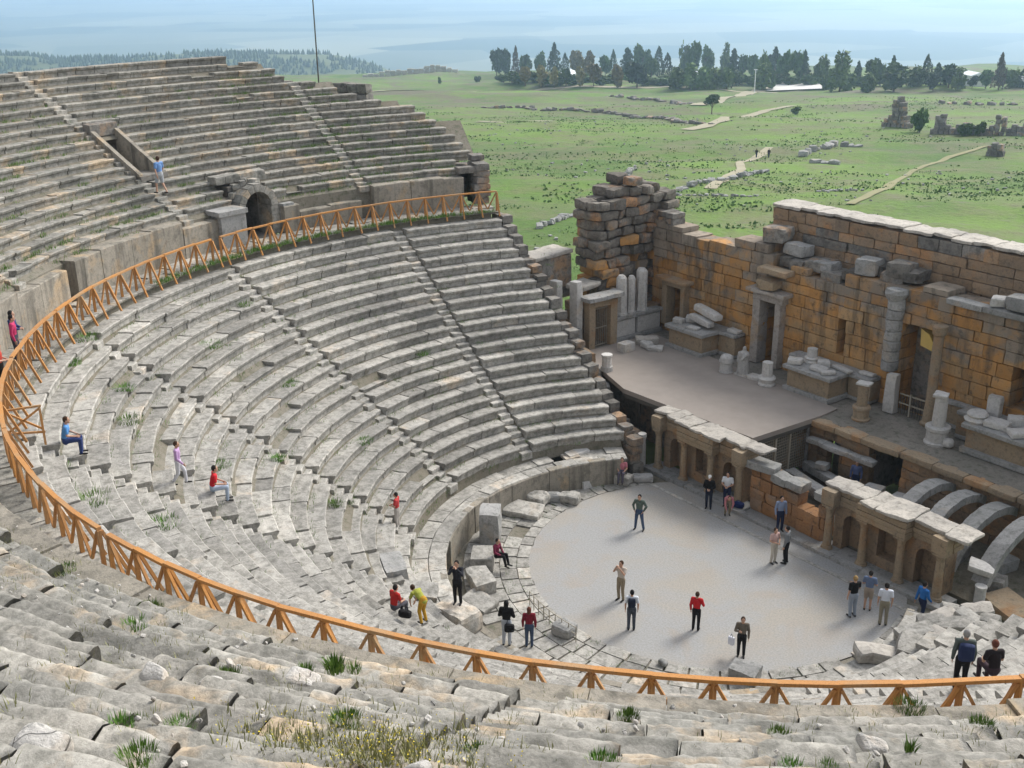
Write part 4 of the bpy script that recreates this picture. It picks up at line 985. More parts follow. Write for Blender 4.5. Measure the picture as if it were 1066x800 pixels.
person('person in cream trousers and a pale pink top, on the left of a talking pair', (1.55, 1.87, 0), -10, 'front', (.62, .42, .38), (.58, .53, .45), BRN, 1.6, False)
person('person in a grey shirt and black trousers, on the right of a talking pair', (1.87, 2.25, 0), 200, 'stand', (.20, .21, .22), BLK, DRK, 1.68)
person('fair-haired person in a black vest and pale jeans near the right colonnade', (5.99, 1.12, 0), 160, 'onearm', BLK, (.30, .34, .40), BLN, 1.72, False)
person('person in a blue-grey T-shirt and beige shorts near the right colonnade', (6.05, 1.95, 0), 120, 'front', (.14, .19, .30), (.36, .30, .24), DRK, 1.66, False, True)
person('person in a white T-shirt and khaki trousers with back turned near the right colonnade', (7.02, 1.56, 0), 130, 'stand', (.74, .78, .86), (.30, .27, .20), DRK, 1.74, False)
person('person in a bright blue shirt and navy trousers beside the rubble at the colonnade end', (7.73, 2.83, 0), 80, 'walk', (.03, .16, .46), NAVY, DRK, 1.66)
person('grey-haired person in a dark jacket with a navy backpack, standing beyond the railing', (15.4, -8.1, 6.3), 130, 'stand', (.10, .12, .11), BLK, GRY, 1.68)
person('red-haired person in a black top sitting on the seats beside the backpack wearer', (15.85, -7.45, 6.72), 150, 'sit', (.022, .016, .018), (.05, .03, .04), (.15, .05, .03), 1.68, False)
person('person in a pink top sitting on fallen blocks at the left end of the orchestra', (-7.75, 2.0, .5), -50, 'sit_high', (.55, .20, .24), (.10, .09, .12), BRN, 1.62, False)
person('person in a wine-red top and black trousers sitting on a pale block', (-5.0, -7.25, .52), 20, 'sit_high', (.20, .025, .06), BLK, DRK, 1.62)
person('person in a dark suit raising a camera, standing on the big squared boulder', (-1.0, -11.8, 2.05), -50, 'photo', (.022, .022, .03), BLK, DRK, 1.72)
person('person in a yellow-green top and mustard trousers bending down beside a black bag', (1.5, -14.75, 3.74), 190, 'bend', (.34, .36, .06), (.52, .30, .03), BRN, 1.5, False)
person('person in a red top sitting low beside the yellow-green bending person', (.35, -15.1, 3.78), 100, 'sit', (.50, .03, .025), (.10, .10, .12), DRK, 1.6, False)
person('long-haired person in a black top and pale jeans on the podium walkway', (1.15, -11.28, 1.3), 130, 'front', BLK, (.42, .45, .50), BLK, 1.72, longhair=True)
person('person in a dark red jacket and jeans standing on the paved path', (.2, -9.6, .03), 140, 'stand', (.20, .015, .03), JEAN, (.14, .05, .03), 1.62, longhair=True)
person('person in a red top and pale trousers stepping up among the lower seats', (-7.03, -10.59, 2.1), -140, 'front', (.52, .05, .05), (.50, .46, .42), DRK, 1.55, False)
person('person in a light blue waistcoat and jeans sitting on the top row beside the gate', (-5.34, -22.75, 9.66), 70, 'sit', (.10, .28, .60), (.03, .05, .16), BRN, 1.6, False)
person('person in a lilac shirt and white trousers stepping down through the seats', (-5.25, -19.52, 7.35), 60, 'walk', (.50, .32, .55), (.62, .62, .66), BRN, 1.52)
person('person in a red top and pale blue trousers sitting below the lilac-shirted one', (-5.45, -18.4, 6.72), 70, 'sit', (.60, .02, .03), (.42, .50, .62), DRK, 1.7, False)
person('person in a navy jacket leaning on the railing at the left edge of the view', (-11.9, -22.35, DIAZ), 60, 'front', (.03, .05, .16), NAVY, DRK, 1.72)
person('person in a crimson top beside the navy jacket at the railing', (-11.45, -22.45, DIAZ), 70, 'stand', (.50, .04, .13), (.06, .06, .08), BLK, 1.7)
person('person in a red shirt cut by the left edge of the photograph behind the railing', (-8.95, -23.5, DIAZ), 70, 'front', (.48, .06, .04), DRK, BRN, 1.6, False)
person('person in a blue T-shirt and pale shorts climbing the steps of the upper seats', (-23.6, -12.65, 13.2), 200, 'walk', (.16, .30, .58), (.40, .42, .44), BRN, 1.72, False, True)
person('red-haired person in a blue patterned top in the pit behind the colonnade', (-.06, 9.2, .25), -60, 'stand', (.10, .13, .26), NAVY, (.22, .07, .03), 1.66)
# things people carry or have put down
def bag(label, loc, size, col, rz=0, strap=None, name='bag', cat='bag'):
    root = thing(name, label, cat, loc, None, rz); mb = MB(); rock(mb, (0, 0, size[2] / 2), size, (0, 0, 0), .012, min(size) * .4, 4, .5, 9); mb.build('bag_body', cloth(col), root)
    if strap:
        mb = MB()
        for a, b in zip(strap[:-1], strap[1:]): capsule(mb, a, b, .014, .014, 6)
        mb.build('strap', cloth(tuple(x * .7 for x in col)), root)
bag('black bag standing on the stone beside the bending person', (1.55, -15.4, 4.2), (.42, .22, .26), BLK, .5, [(-.12, 0, .25), (-.1, 0, .38), (.1, 0, .38), (.12, 0, .25)])
bag('dark blue bag on the kerb at the foot of a column', (-2.5, 4.25, .14), (.5, .32, .26), (.012, .022, .09), .3, [(-.12, 0, .25), (-.1, 0, .33), (.1, 0, .33), (.12, 0, .25)])
bag('white plastic bag hanging from the hand of the grey-brown jacket wearer', (4.93, -4.28, .42), (.24, .12, .34), (.68, .70, .78), .2, [(-.05, 0, .33), (0, 0, .46), (.05, 0, .33)])
bag('black backpack strapped to the white-shirted person on the gravel', (1.69, -6.05, 1.02), (.28, .16, .36), (.015, .02, .04), math.radians(140) - PI / 2, [(-.09, .1, .33), (-.09, .2, .4), (-.09, .26, .2)], 'backpack', 'backpack')
bag('navy backpack on the back of the grey-haired person', (15.52, -8.22, 7.24), (.36, .2, .46), (.02, .03, .08), math.radians(130) - PI / 2, [(-.1, .1, .42), (-.1, .24, .5), (-.1, .3, .3)], 'backpack', 'backpack')
bag('black shoulder bag at the hip of the long-haired person', (1.42, -11.36, 1.98), (.34, .16, .3), BLK, .8, [(-.1, 0, .28), (-.02, -.05, .62)])
# ------------------------------------------------------------------ fallen and loose stones
rb = random.Random(21)
def blk(label, base, size, rz=0, mat='greystone', amp=.04, rad=.07, tilt=(0, 0), name='stone_block', cat='stone', group='fallen stones', n=4, tint=None):
    mb = MB(); c = (base[0], base[1], base[2] + size[2] / 2)
    rock(mb, c, size, (tilt[0], tilt[1], rz), amp, rad, n, tint if tint is not None else rb.gauss(.55, .15), 1.9, rb.randint(0, 99))
    return put(mb, name, M[mat], base, label, cat, group)
# between the podium wall and the gravel, left side
mb = MB(); prism(mb, [(-9.85, 0), (-8.3, 0), (-8.35, .35), (-8.9, .42), (-9.2, .75), (-9.32, 1.35), (-9.75, 1.42)], 'y', .15, 1.35, .6)
put(mb, 'marble_throne', M['marble'], (-9.1, .7, 0), 'white marble seat block with a curved back against the podium wall', 'seat')
blk('broad flat slab lying tilted on the paving left of the gravel', (-8.15, -3.5, .05), (1.7, 1.1, .32), .6, 'seat', .05, .1, (.1, .06))
blk('knobbly stone lump behind the broad flat slab', (-8.6, -2.4, 0), (1.15, .8, .55), .2, 'seat', .08, .2)
blk('small dark-sided stone between the lump and the wall corner', (-8.35, -1.7, 0), (.7, .5, .38), .9, 'greystone', .06, .12)
blk('pale stone with a flat face nearest the marble seat', (-7.75, -1.15, 0), (.95, .6, .45), .5, 'seat', .06, .12)
blk('little rounded stone close to the gravel edge by the marble seat', (-8.05, -.7, 0), (.45, .4, .28), .3, 'seat', .05, .1)
blk('tall upright block with a sloping side standing at the podium corner', (-7.05, -6.1, 0), (1.05, .85, 1.55), -.75, 'greystone', .05, .08, (0, .08))
blk('pale cube-like block the wine-red visitor sits on', (-5.55, -7.55, 0), (1.15, .95, .62), -.7, 'seat', .04, .08)
blk('long pale block with a dark broken underside near the gravel', (-4.25, -8.55, 0), (1.5, .9, .55), -.3, 'seat', .06, .1, (.06, 0))
blk('flat cracked slab on the path past the dark broken block', (-3.2, -9.4, .02), (1.3, .9, .25), .2, 'seat', .04, .06, (.08, .05))
blk('small wedge of slab beside the podium gap', (-3.0, -10.1, .02), (.8, .55, .22), .6, 'seat', .05, .06)
blk('big squared boulder in front of the railing near the dark-suited visitor', (-.8, -11.95, 1.25), (1.55, 1.05, .8), .15, 'seat', .08, .14)
blk('squared block with a shaded end standing on the lower seats', (-3.95, -12.6, 2.1), (1.5, .85, .62), -.35, 'greystone', .05, .07)
blk('slanting slab leaning across the lower steps', (-2.6, -12.7, 2.0), (1.9, .8, .3), .9, 'seat', .04, .06, (.25, .1))
blk('grey kerb stone tipped up at the near edge of the gravel', (6.2, -4.95, 0), (1.0, .7, .55), .35, 'greystone', .04, .06, (.2, 0), tint=.5)
blk('small brown stone at the near edge of the gravel', (3.9, -6.6, 0), (.35, .25, .2), .2, 'greystone', .04, .08)
blk('worn lump beside the little iron fence', (.35, -8.1, 0), (.75, .6, .5), .3, 'greystone', .07, .12)
for i, (x, y, z, s, rz, lb) in enumerate((
    (9.3, -2.1, 1.28, (1.5, .75, .42), 1.0, 'long pale rubble block nearest the railing on the right'),
    (9.95, -1.1, 1.28, (1.1, 1.0, .62), .5, 'squat rubble block with a shaded side, second in from the railing'),
    (9.45, -.25, 1.28, (1.35, .7, .55), 1.2, 'tilted rubble slab at the edge of the paving'),
    (10.15, .15, 1.28, (.9, .8, .55), .2, 'pinkish cube of rubble in the middle of the heap'),
    (9.4, .75, 1.28, (1.0, .6, .5), .9, 'wedge of rubble close to the blue-shirted visitor'),
    (10.1, 1.05, 1.28, (1.2, .8, .65), .4, 'largest squared block in the rubble heap'),
    (9.3, 1.75, 1.2, (.9, .7, .42), 1.3, 'low rubble stone in front of the colonnade end'),
    (9.9, 2.1, 1.28, (.8, .6, .5), .1, 'rounded rubble stone behind the largest block'),
    (9.0, 2.6, 1.0, (.75, .5, .4), .6, 'small white stone at the back of the rubble heap'),
    (9.7, 3.0, 1.2, (1.1, .6, .35), 1.0, 'thin pale slab on top at the back of the heap'),
    (10.5, 2.5, 1.3, (.7, .6, .4), .3, 'dark stone at the right rear of the heap'),
    (10.8, 1.4, 1.7, (.6, .5, .35), .8, 'lone stone thrown onto the first seat row on the right'),
    (10.7, -.9, 1.7, (.55, .4, .3), .2, 'brown stone lying on the first seat row near the railing'),
    (8.9, -.9, 0, (.8, .5, .35), 1.0, 'stone half sunk in weeds at the gravel edge'))):
    blk(lb, (x, y, z), s, rz, 'seat' if i % 3 else 'topslab', .06, .1, (rb.gauss(0, .12), rb.gauss(0, .12)), group='rubble heap on the right')
# pit behind the colonnade
for lb, b, s, rz, m, t in (
    ('tall squared block standing upright left of the first arch', (1.35, 8.6, .1), (.8, .75, 1.25), .2, 'greystone', (0, 0)),
    ('lower of two stacked slabs behind the upright block', (2.55, 9.0, .1), (1.0, .8, .75), -.1, 'greystone', (0, 0)),
    ('upper of two stacked slabs behind the upright block', (2.55, 9.0, .87), (.95, .85, .3), .25, 'marble', (0, .05)),
    ('block leaning against the front of the upright one', (1.0, 7.6, .1), (.55, .9, .5), .7, 'greystone', (.2, .1)),
    ('flat block lying at the foot of the first arch', (1.9, 7.4, .1), (.9, .8, .45), .4, 'greystone', (.1, 0)),
    ('long stone beam lying furthest back in the pit beside the deck', (-1.35, 8.8, .55), (3.0, .5, .4), -.25, 'greystone', (0, 0)),
    ('long stone beam lying nearer in the pit beside the deck', (-1.3, 7.6, .45), (3.2, .55, .42), -.25, 'greystone', (0, 0)),
    ('small squared stone perched on the back beam', (-1.7, 8.9, .98), (.6, .5, .32), .3, 'greystone', (0, 0)),
    ('squared block beyond the right end of the colonnade', (8.3, 6.5, .1), (1.0, .8, .75), .3, 'seat', (0, 0)),
    ('round-edged slab lying below the last arch', (9.6, 5.6, .3), (1.9, 1.2, .35), -.4, 'colonnade', (.1, 0)),
    ('pale slab fallen on the end of the colonnade', (8.25, 5.6, 1.4), (.9, .7, .25), .5, 'marble', (.1, .2)),
    ('stone beam between the second and third arches', (6.1, 7.5, .1), (.6, 2.0, .5), .2, 'greystone', (0, 0)),
    ('stone beam under the third arch', (7.6, 8.2, .1), (.6, 1.6, .5), -.2, 'greystone', (0, 0))):
    blk(lb, b, s, rz, m, .035, .05, t, group='stones in the pit')
mb = MB(); lathe(mb, (8.65, 5.1, .2), [(.2, 0), (.2, .8), (.22, .82), (.22, .9)], 14, .6, 0, .01); put(mb, 'column_stub', M['marble'], (8.65, 5.1, .2), 'small white column stub standing in the weeds past the colonnade', 'column')
# steps of loose slabs left of the colonnade
for k, (x, y, z, L) in enumerate(((-9.0, 3.0, 0, 1.9), (-9.3, 3.4, .35, 1.8), (-9.55, 3.75, .7, 1.6))):
    blk(('lowest', 'middle', 'top')[k] + ' of three seat slabs climbing beside the left colonnade end', (x, y, z), (L, .7, .4), -.9, 'seat', .035, .06, group='slabs by the left colonnade')
blk('block under the pink-topped sitting visitor', (-7.8, 2.0, 0), (1.1, .7, .5), .4, 'seat', .06, .1)
blk('low stone beside the pink-topped sitting visitor', (-7.3, 2.9, 0), (.9, .55, .35), 1.0, 'greystone', .06, .1)
mb = MB(); lathe(mb, (-8.55, 4.0, 0), [(.2, 0), (.2, 1.55), (.23, 1.6), (.2, 1.75)], 12, .6, 0, .02); put(mb, 'column_stub', M['marble'], (-8.55, 4.0, 0), 'white column stub at the left end of the colonnade', 'column')
# on the stage
def dr(label, base, parts, name='broken_column', mat='marble', cat='column', extra=None):
    root = thing(name, label, cat, base, 'column pieces on the stage')
    for nm, prof, fl, n in parts:
        mb = MB(); lathe(mb, base, prof, n, rb.gauss(.55, .12), fl, .012); mb.build(nm, M[mat], root, base)
    if extra:
        mb = MB(); extra(mb); mb.build('cap_plate', M['marble'], root, base)
    return root
ped = [(.40, 0), (.42, .08), (.36, .14), (.36, .5), (.42, .56), (.42, .66), (.37, .72)]
dr('round white pedestal with a domed top on the deck edge, left of the statue', (-9.85, 11.1, SZ), [('drum', [(.36, 0), (.38, .06), (.34, .12), (.33, .52), (.39, .58), (.39, .68)], 0, 18), ('dome', [(.36, .68), (.34, .84), (.24, .94), (.12, .97)], 0, 18)], 'pedestal')
dr('fluted white column stub on a round base, right of the statue', (-7.25, 11.25, SZ), [('base', [(.42, 0), (.44, .1), (.38, .2), (.42, .34), (.46, .42), (.36, .52)], 0, 18), ('shaft', [(.27, .52), (.27, 1.25)], .09, 20)])
blk('flat white slab between the statue and the fluted stub', (-8.1, 11.5, SZ), (.9, .6, .22), .2, 'marble', .03, .05)
dr('pinkish column stub on a round white pedestal at the stage edge', (-1.6, 11.3, SZ - .04), [('pedestal', ped, 0, 18), ('shaft', [(.25, .72), (.24, 1.75)], 0, 16)], 'column_stub', 'colonnade', 'column', lambda mb: rock(mb, (-1.6, 11.3, SZ + 1.76), (.66, .6, .12), (0, 0, .3), .03, .04, 4, .8))
dr('white column stub on a tall round pedestal before the central doorway', (2.15, 11.65, SZ - .04), [('pedestal', [(.52, 0), (.54, .1), (.47, .16), (.47, .62), (.54, .68), (.54, .82), (.46, .86)], 0, 20), ('shaft', [(.3, .86), (.27, 2.25)], 0, 16)], 'column_stub', 'marble', 'column', lambda mb: rock(mb, (2.12, 11.6, SZ + 2.25), (.62, .55, .2), (.1, 0, .3), .04, .06, 4, .8))
mb = MB(); lathe(mb, (.75, 13.1, SZ), [(.34, 0), (.36, .12), (.28, .2), (.25, 1.2), (.23, 4.3), (.3, 4.4), (.34, 4.75)], 16, .5, 0, .03); put(mb, 'standing_column', M['colonnade'], (.75, 13.1, SZ), 'tall slender tan column standing right of the central doorway', 'column')
blk('white weathered pillar stub left of the central doorway', (-1.3, 13.1, SZ), (.55, .5, 1.9), .1, 'marble', .03, .05, name='pillar_stub', cat='pillar')
fn = thing('iron_fence', 'low grey iron fence across the foot of the central doorway', 'fence', (.2, 13.25, SZ))
mb = MB()
for x in np.arange(-.9, 1.0, .14): bar(mb, (x, 13.25, SZ), (x, 13.25, SZ + 1.0), .025, .025)
mb.build('bars', M['steel'], fn, (.2, 13.25, SZ)); mb = MB()
for z in (.55, 1.0): bar(mb, (-.95, 13.25, SZ + z), (1.05, 13.25, SZ + z), .06, .06)
bar(mb, (-.35, 13.22, SZ), (-.35, 13.22, SZ + 1.1), .07, .07); mb.build('rail', M['paint'], fn, (.2, 13.25, SZ))
# draped statue, headless worn marble
st = thing('statue', 'worn white marble statue of a draped standing figure on the stage', 'statue', (-9.0, 11.45, SZ)); so_ = (-9.0, 11.45, SZ)
mb = MB(); lathe(mb, so_, [(.34, .1), (.33, .3), (.29, .6), (.27, .9), (.30, 1.1), (.27, 1.25), (.13, 1.34), (.10, 1.4)], 20, .7, .10, .03)
ell(mb, (so_[0] + .02, so_[1] - .02, SZ + 1.47), (.10, .10, .12)); capsule(mb, (so_[0] + .24, so_[1] - .12, SZ + 1.18), (so_[0] + .12, so_[1] - .32, SZ + .92), .085, .06); capsule(mb, (so_[0] - .24, so_[1] - .1, SZ + 1.18), (so_[0] - .22, so_[1] - .22, SZ + .75), .085, .06)
o = mb.build('figure', M['marble'], st, so_); fuse(o, .022, 1)
mb = MB(); rock(mb, (so_[0], so_[1], SZ + .06), (.75, .65, .14), (0, 0, .1), .02, .03, 4, .6); mb.build('plinth', M['marble'], st, so_)
mb = MB(); lathe(mb, (-13.85, 6.35, SZ + .04), [(.34, 0), (.32, .25)], 12, .1, 0, .02); lathe(mb, (-13.85, 6.35, SZ + .28), [(.26, 0), (.26, .5), (.31, .58), (.3, .66)], 18, .95, .06); put(mb, 'column_stub', M['marble'], (-13.85, 6.35, SZ), 'bright white fluted stub on a dark base at the front of the deck', 'column')
blk('bright white cube-like block standing alone on the deck', (-15.6, 9.3, SZ + .04), (.62, .8, .48), .05, 'marble', .01, .02, tint=1)
blk('long pinkish slab propped near the wing wall', (-15.75, 11.0, SZ + .04), (.5, 1.3, .4), -.6, 'topslab', .03, .06, (0, .2))
blk('white carved lump in front of the pinkish slab', (-15.3, 10.5, SZ + .04), (.7, .6, .42), .3, 'marble', .08, .15)
blk('white star-shaped fragment on the deck near the podium', (-14.6, 10.6, SZ + .04), (.85, .7, .3), .8, 'marble', .10, .1)
# fragments lying on the podiums
for lb, b, s, rz, tl in (
    ('upper of two long white slabs stacked on the left podium', (-13.0, 12.9, SZ + 1.98), (1.9, .55, .36), -.15, (0, .1)),
    ('lower of two long white slabs stacked on the left podium', (-13.2, 12.6, SZ + 1.55), (1.7, .5, .34), -.1, (0, .08)),
    ('squared white stone at the left corner of the left podium', (-14.5, 12.2, SZ + 1.33), (.6, .5, .3), .3, (0, 0)),
    ('round-backed white stone behind the corner stone on the left podium', (-14.2, 13.0, SZ + 1.33), (.75, .6, .35), .7, (0, 0)),
    ('flat white plate at the front of the left podium', (-13.2, 12.0, SZ + 1.33), (.7, .45, .16), .1, (0, 0)),
    ('white bracket stone at the right end of the left podium', (-11.4, 13.3, SZ + 1.33), (.8, .5, .2), 0, (0, 0)),
    ('white boulder at the left corner of the slit-side podium', (-6.1, 11.9, SZ + 1.33), (.7, .55, .3), .4, (0, 0)),
    ('white square capital on the slit-side podium', (-5.0, 12.7, SZ + 1.33), (.6, .6, .32), .7, (0, 0)),
    ('flat carved plate in the middle of the slit-side podium', (-4.7, 12.0, SZ + 1.33), (.8, .6, .22), .2, (0, .08)),
    ('dark-edged fragment at the front right of the slit-side podium', (-4.1, 11.9, SZ + 1.33), (.7, .4, .2), .9, (0, 0)),
    ('long low slab behind the carved plate on the slit-side podium', (-4.0, 12.9, SZ + 1.33), (1.2, .4, .18), -.2, (0, 0)),
    ('flat fragment at the right end of the slit-side podium', (-2.9, 13.35, SZ + 1.33), (.8, .4, .16), 0, (0, 0)),
    ('stepped white plate on the rightmost podium', (4.5, 12.3, SZ + 1.33), (1.0, .8, .3), .2, (0, 0)),
    ('carved lump behind the stepped plate on the rightmost podium', (4.9, 13.0, SZ + 1.33), (.7, .6, .45), .6, (0, 0)),
    ('flat disc-like stone at the front of the rightmost podium', (5.6, 12.1, SZ + 1.33), (.9, .7, .28), .9, (0, 0)),
    ('pale upright stub at the back of the rightmost podium', (3.7, 13.3, SZ + 1.33), (.6, .45, .95), .1, (0, 0))):
    blk(lb, b, s, rz, 'marble', .035, .07, tl, 'marble_fragment', 'fragment', 'marble fragments on the podiums')
dr('white column base with a short shaft on the slit-side podium', (-5.75, 12.75, SZ + 1.33), [('base', [(.42, 0), (.45, .08), (.36, .16), (.40, .25), (.3, .3)], 0, 18), ('shaft', [(.27, .3), (.25, .72)], 0, 16)])
dr('round white column base on the left corner of the rightmost podium', (3.55, 12.25, SZ + 1.33), [('base', [(.5, 0), (.55, .1), (.4, .2), (.46, .32), (.38, .42)], 0, 18)])
blk('round stone ball at the foot of the rightmost podium', (2.75, 11.6, SZ - .04), (.5, .45, .45), .2, 'marble', .03, .2)
# fluted stubs on the wing and pillars beside its door
for k, (y, h, lb) in enumerate(((10.45, 2.3, 'leftmost of three white fluted stubs on the side wing'), (11.2, 2.15, 'middle of three white fluted stubs on the side wing, the slimmest'), (12.0, 2.45, 'rightmost of three white fluted stubs on the side wing'))):
    mb = MB(); rw = (.32, .24, .34)[k]; lathe(mb, (-17.35, y, SZ + 1.46), [(rw * 1.15, 0), (rw * 1.15, .12), (rw, .18), (rw * .95, h - .15), (rw * .6, h)], 18, .6, .10, .03); put(mb, 'fluted_stub', M['marble'], (-17.35, y, SZ + 1.46), lb, 'column', 'fluted stubs on the side wing')
for x, y, z, h, lb in ((-18.4, 6.6, 4.2, 2.6, 'white square pillar further from the wing door, nearest the seat ends'), (-17.6, 7.35, 3.9, 2.9, 'white square pillar close beside the wing door')):
    blk(lb, (x, y, z), (.6, .45, h), .1, 'marble', .03, .05, name='square_pillar', cat='pillar', n=6)
for lb, b, s, rz, m in (('broad white slab lying on the wall behind the wing door', (-18.6, 8.7, 6.0), (1.3, 1.6, .3), .2, 'topslab'), ('dark block wall end between the seat ends and the tower', (-20.2, 7.6, 5.2), (.9, 2.6, 2.5), .1, 'wallgrey'), ('pale flat top stone of the dark wall end', (-20.4, 7.4, 7.7), (1.5, 3.0, .25), .15, 'topslab'),
    ('grey block under the square pillars', (-17.6, 6.6, 2.9), (1.4, 1.4, 1.3), .1, 'greystone'), ('lower grey block in front of the square pillars', (-15.9, 6.4, 2.6), (1.4, .9, .9), -.2, 'wallbuff'), ('stone step at the deck corner by the seat ends', (-14.6, 5.9, 2.4), (1.2, .8, .7), -.3, 'seat'), ('second stone step below the deck corner', (-13.4, 5.5, 1.9), (1.2, .8, .7), -.3, 'greystone')):
    blk(lb, b, s, rz, m, .06, .07, group='stones by the seat ends')
for k in range(7):
    blk(['rough masonry stump under the wing pillars', 'second masonry stump towards the deck', 'third masonry stump towards the deck', 'fourth masonry stump, under the deck corner', 'fifth masonry stump, lower and darker', 'sixth masonry stump beside the colonnade steps', 'last low masonry stump beside the colonnade steps'][k], (-17.4 + 1.28 * k, 6.0 - .28 * k, -.1), (1.3, .8, 2.9 - .22 * k), -.14, 'wallgrey', .06, .06, group='masonry stumps below the deck', n=4)
# little iron fence on the paved path
fe = thing('iron_fence', 'small thin iron fence along the near edge of the gravel', 'fence', (-.4, -8.0, 0)); T = np.linspace(math.radians(256), math.radians(277), 9)
mb = MB()
for t in T: bar(mb, (8.15 * math.cos(t), 8.15 * math.sin(t), 0), (8.15 * math.cos(t), 8.15 * math.sin(t), .64), .026, .026)
mb.build('post', M['paint'], fe, (-.4, -8.0, 0)); mb = MB()
for z in (.35, .62):
    for a, b in zip(T[:-1], T[1:]): bar(mb, (8.15 * math.cos(a), 8.15 * math.sin(a), z), (8.15 * math.cos(b), 8.15 * math.sin(b), z), .022, .022)
mb.build('rail', M['paint'], fe, (-.4, -8.0, 0))
# loose blocks on the wall head, in the foreground and beyond the far seats
for lb, b, s, rz, m in (('squared grey block perched on the wall head above the window slit', (-4.2, 14.5, 8.75), (1.1, .9, .8), .1, 'greystone'), ('hollow dark block perched on the wall head right of the slit', (-2.4, 14.5, 9.0), (1.2, .9, .75), .1, 'wallgrey'), ('grey block at the left end of the upper wall', (-10.0, 14.6, 9.3), (1.3, 1.1, .8), .2, 'wallgrey'), ('flat grey block leaning on the upper wall end', (-8.7, 14.8, 8.8), (1.3, 1.0, .6), -.1, 'greystone'), ('pale block on the wall head between the upper wall end and the slit', (-6.8, 14.6, 8.35), (1.2, .9, .55), .05, 'greystone'),
    ('grey slab jutting over the string course at the right edge', (4.3, 13.9, 9.0), (2.0, .9, .6), 0, 'greystone'), ('sharp white stone on the string course', (2.9, 13.8, 8.95), (.6, .5, .4), .4, 'marble')):
    blk(lb, b, s, rz, m, .07, .1, group='blocks on the wall head')
for lb, b, s, rz in (('rounded grey boulder at the left edge, near the bottom corner', (18.2, -29.3, 16.75), (.4, .34, .24), .3), ('long pale boulder in the bottom left corner', (18.75, -28.75, 16.8), (.55, .36, .24), .65), ('worn grey stump of seat in the left foreground, furthest left', (16.1, -27.9, 15.25), (.36, .26, .22), .55), ('worn grey stump of seat left of the green tufts', (15.6, -26.9, 14.85), (.36, .26, .22), .6), ('broken seat end beside the dark green tuft', (15.3, -26.2, 14.3), (.34, .26, .2), .6), ('pale chunk of seat on the foreground terrace', (15.2, -24.9, 13.75), (.5, .35, .22), .6), ('bottom edge boulder among yellow flowers', (20.6, -26.3, 16.6), (.26, .2, .13), .7), ('flat stone in the right foreground below the railing', (20.6, -19.8, 13.7), (.34, .26, .16), .9)):
    blk(lb, b, s, rz, 'near', .09, .14, group='foreground boulders', n=6)
mb = MB(); rk = random.Random(3)
for k in range(-4, 3):
    for q in range(7): rock(mb, (-40.1 + q * .62, 3.2 + q * .38, 14.5 + .62 * k), (.74, .9, .6), (0, 0, .55), .07, .09, 3, rk.gauss(.4, .25)) if not (k == 2 and q in (0, 1)) else None
put(mb, 'masonry_stump', M['wallgrey'], (-38.3, 4.3, 12), 'dark ruined masonry stump at the top end of the far seats, beside the pole', 'ruin')
mb = MB(); lathe(mb, (-38.9, 3.6, 12), [(.05, 0), (.045, 6), (.03, 14)], 8); put(mb, 'pole', M['steel'], (-38.9, 3.6, 12), 'thin dark pole rising above the far seats', 'pole')
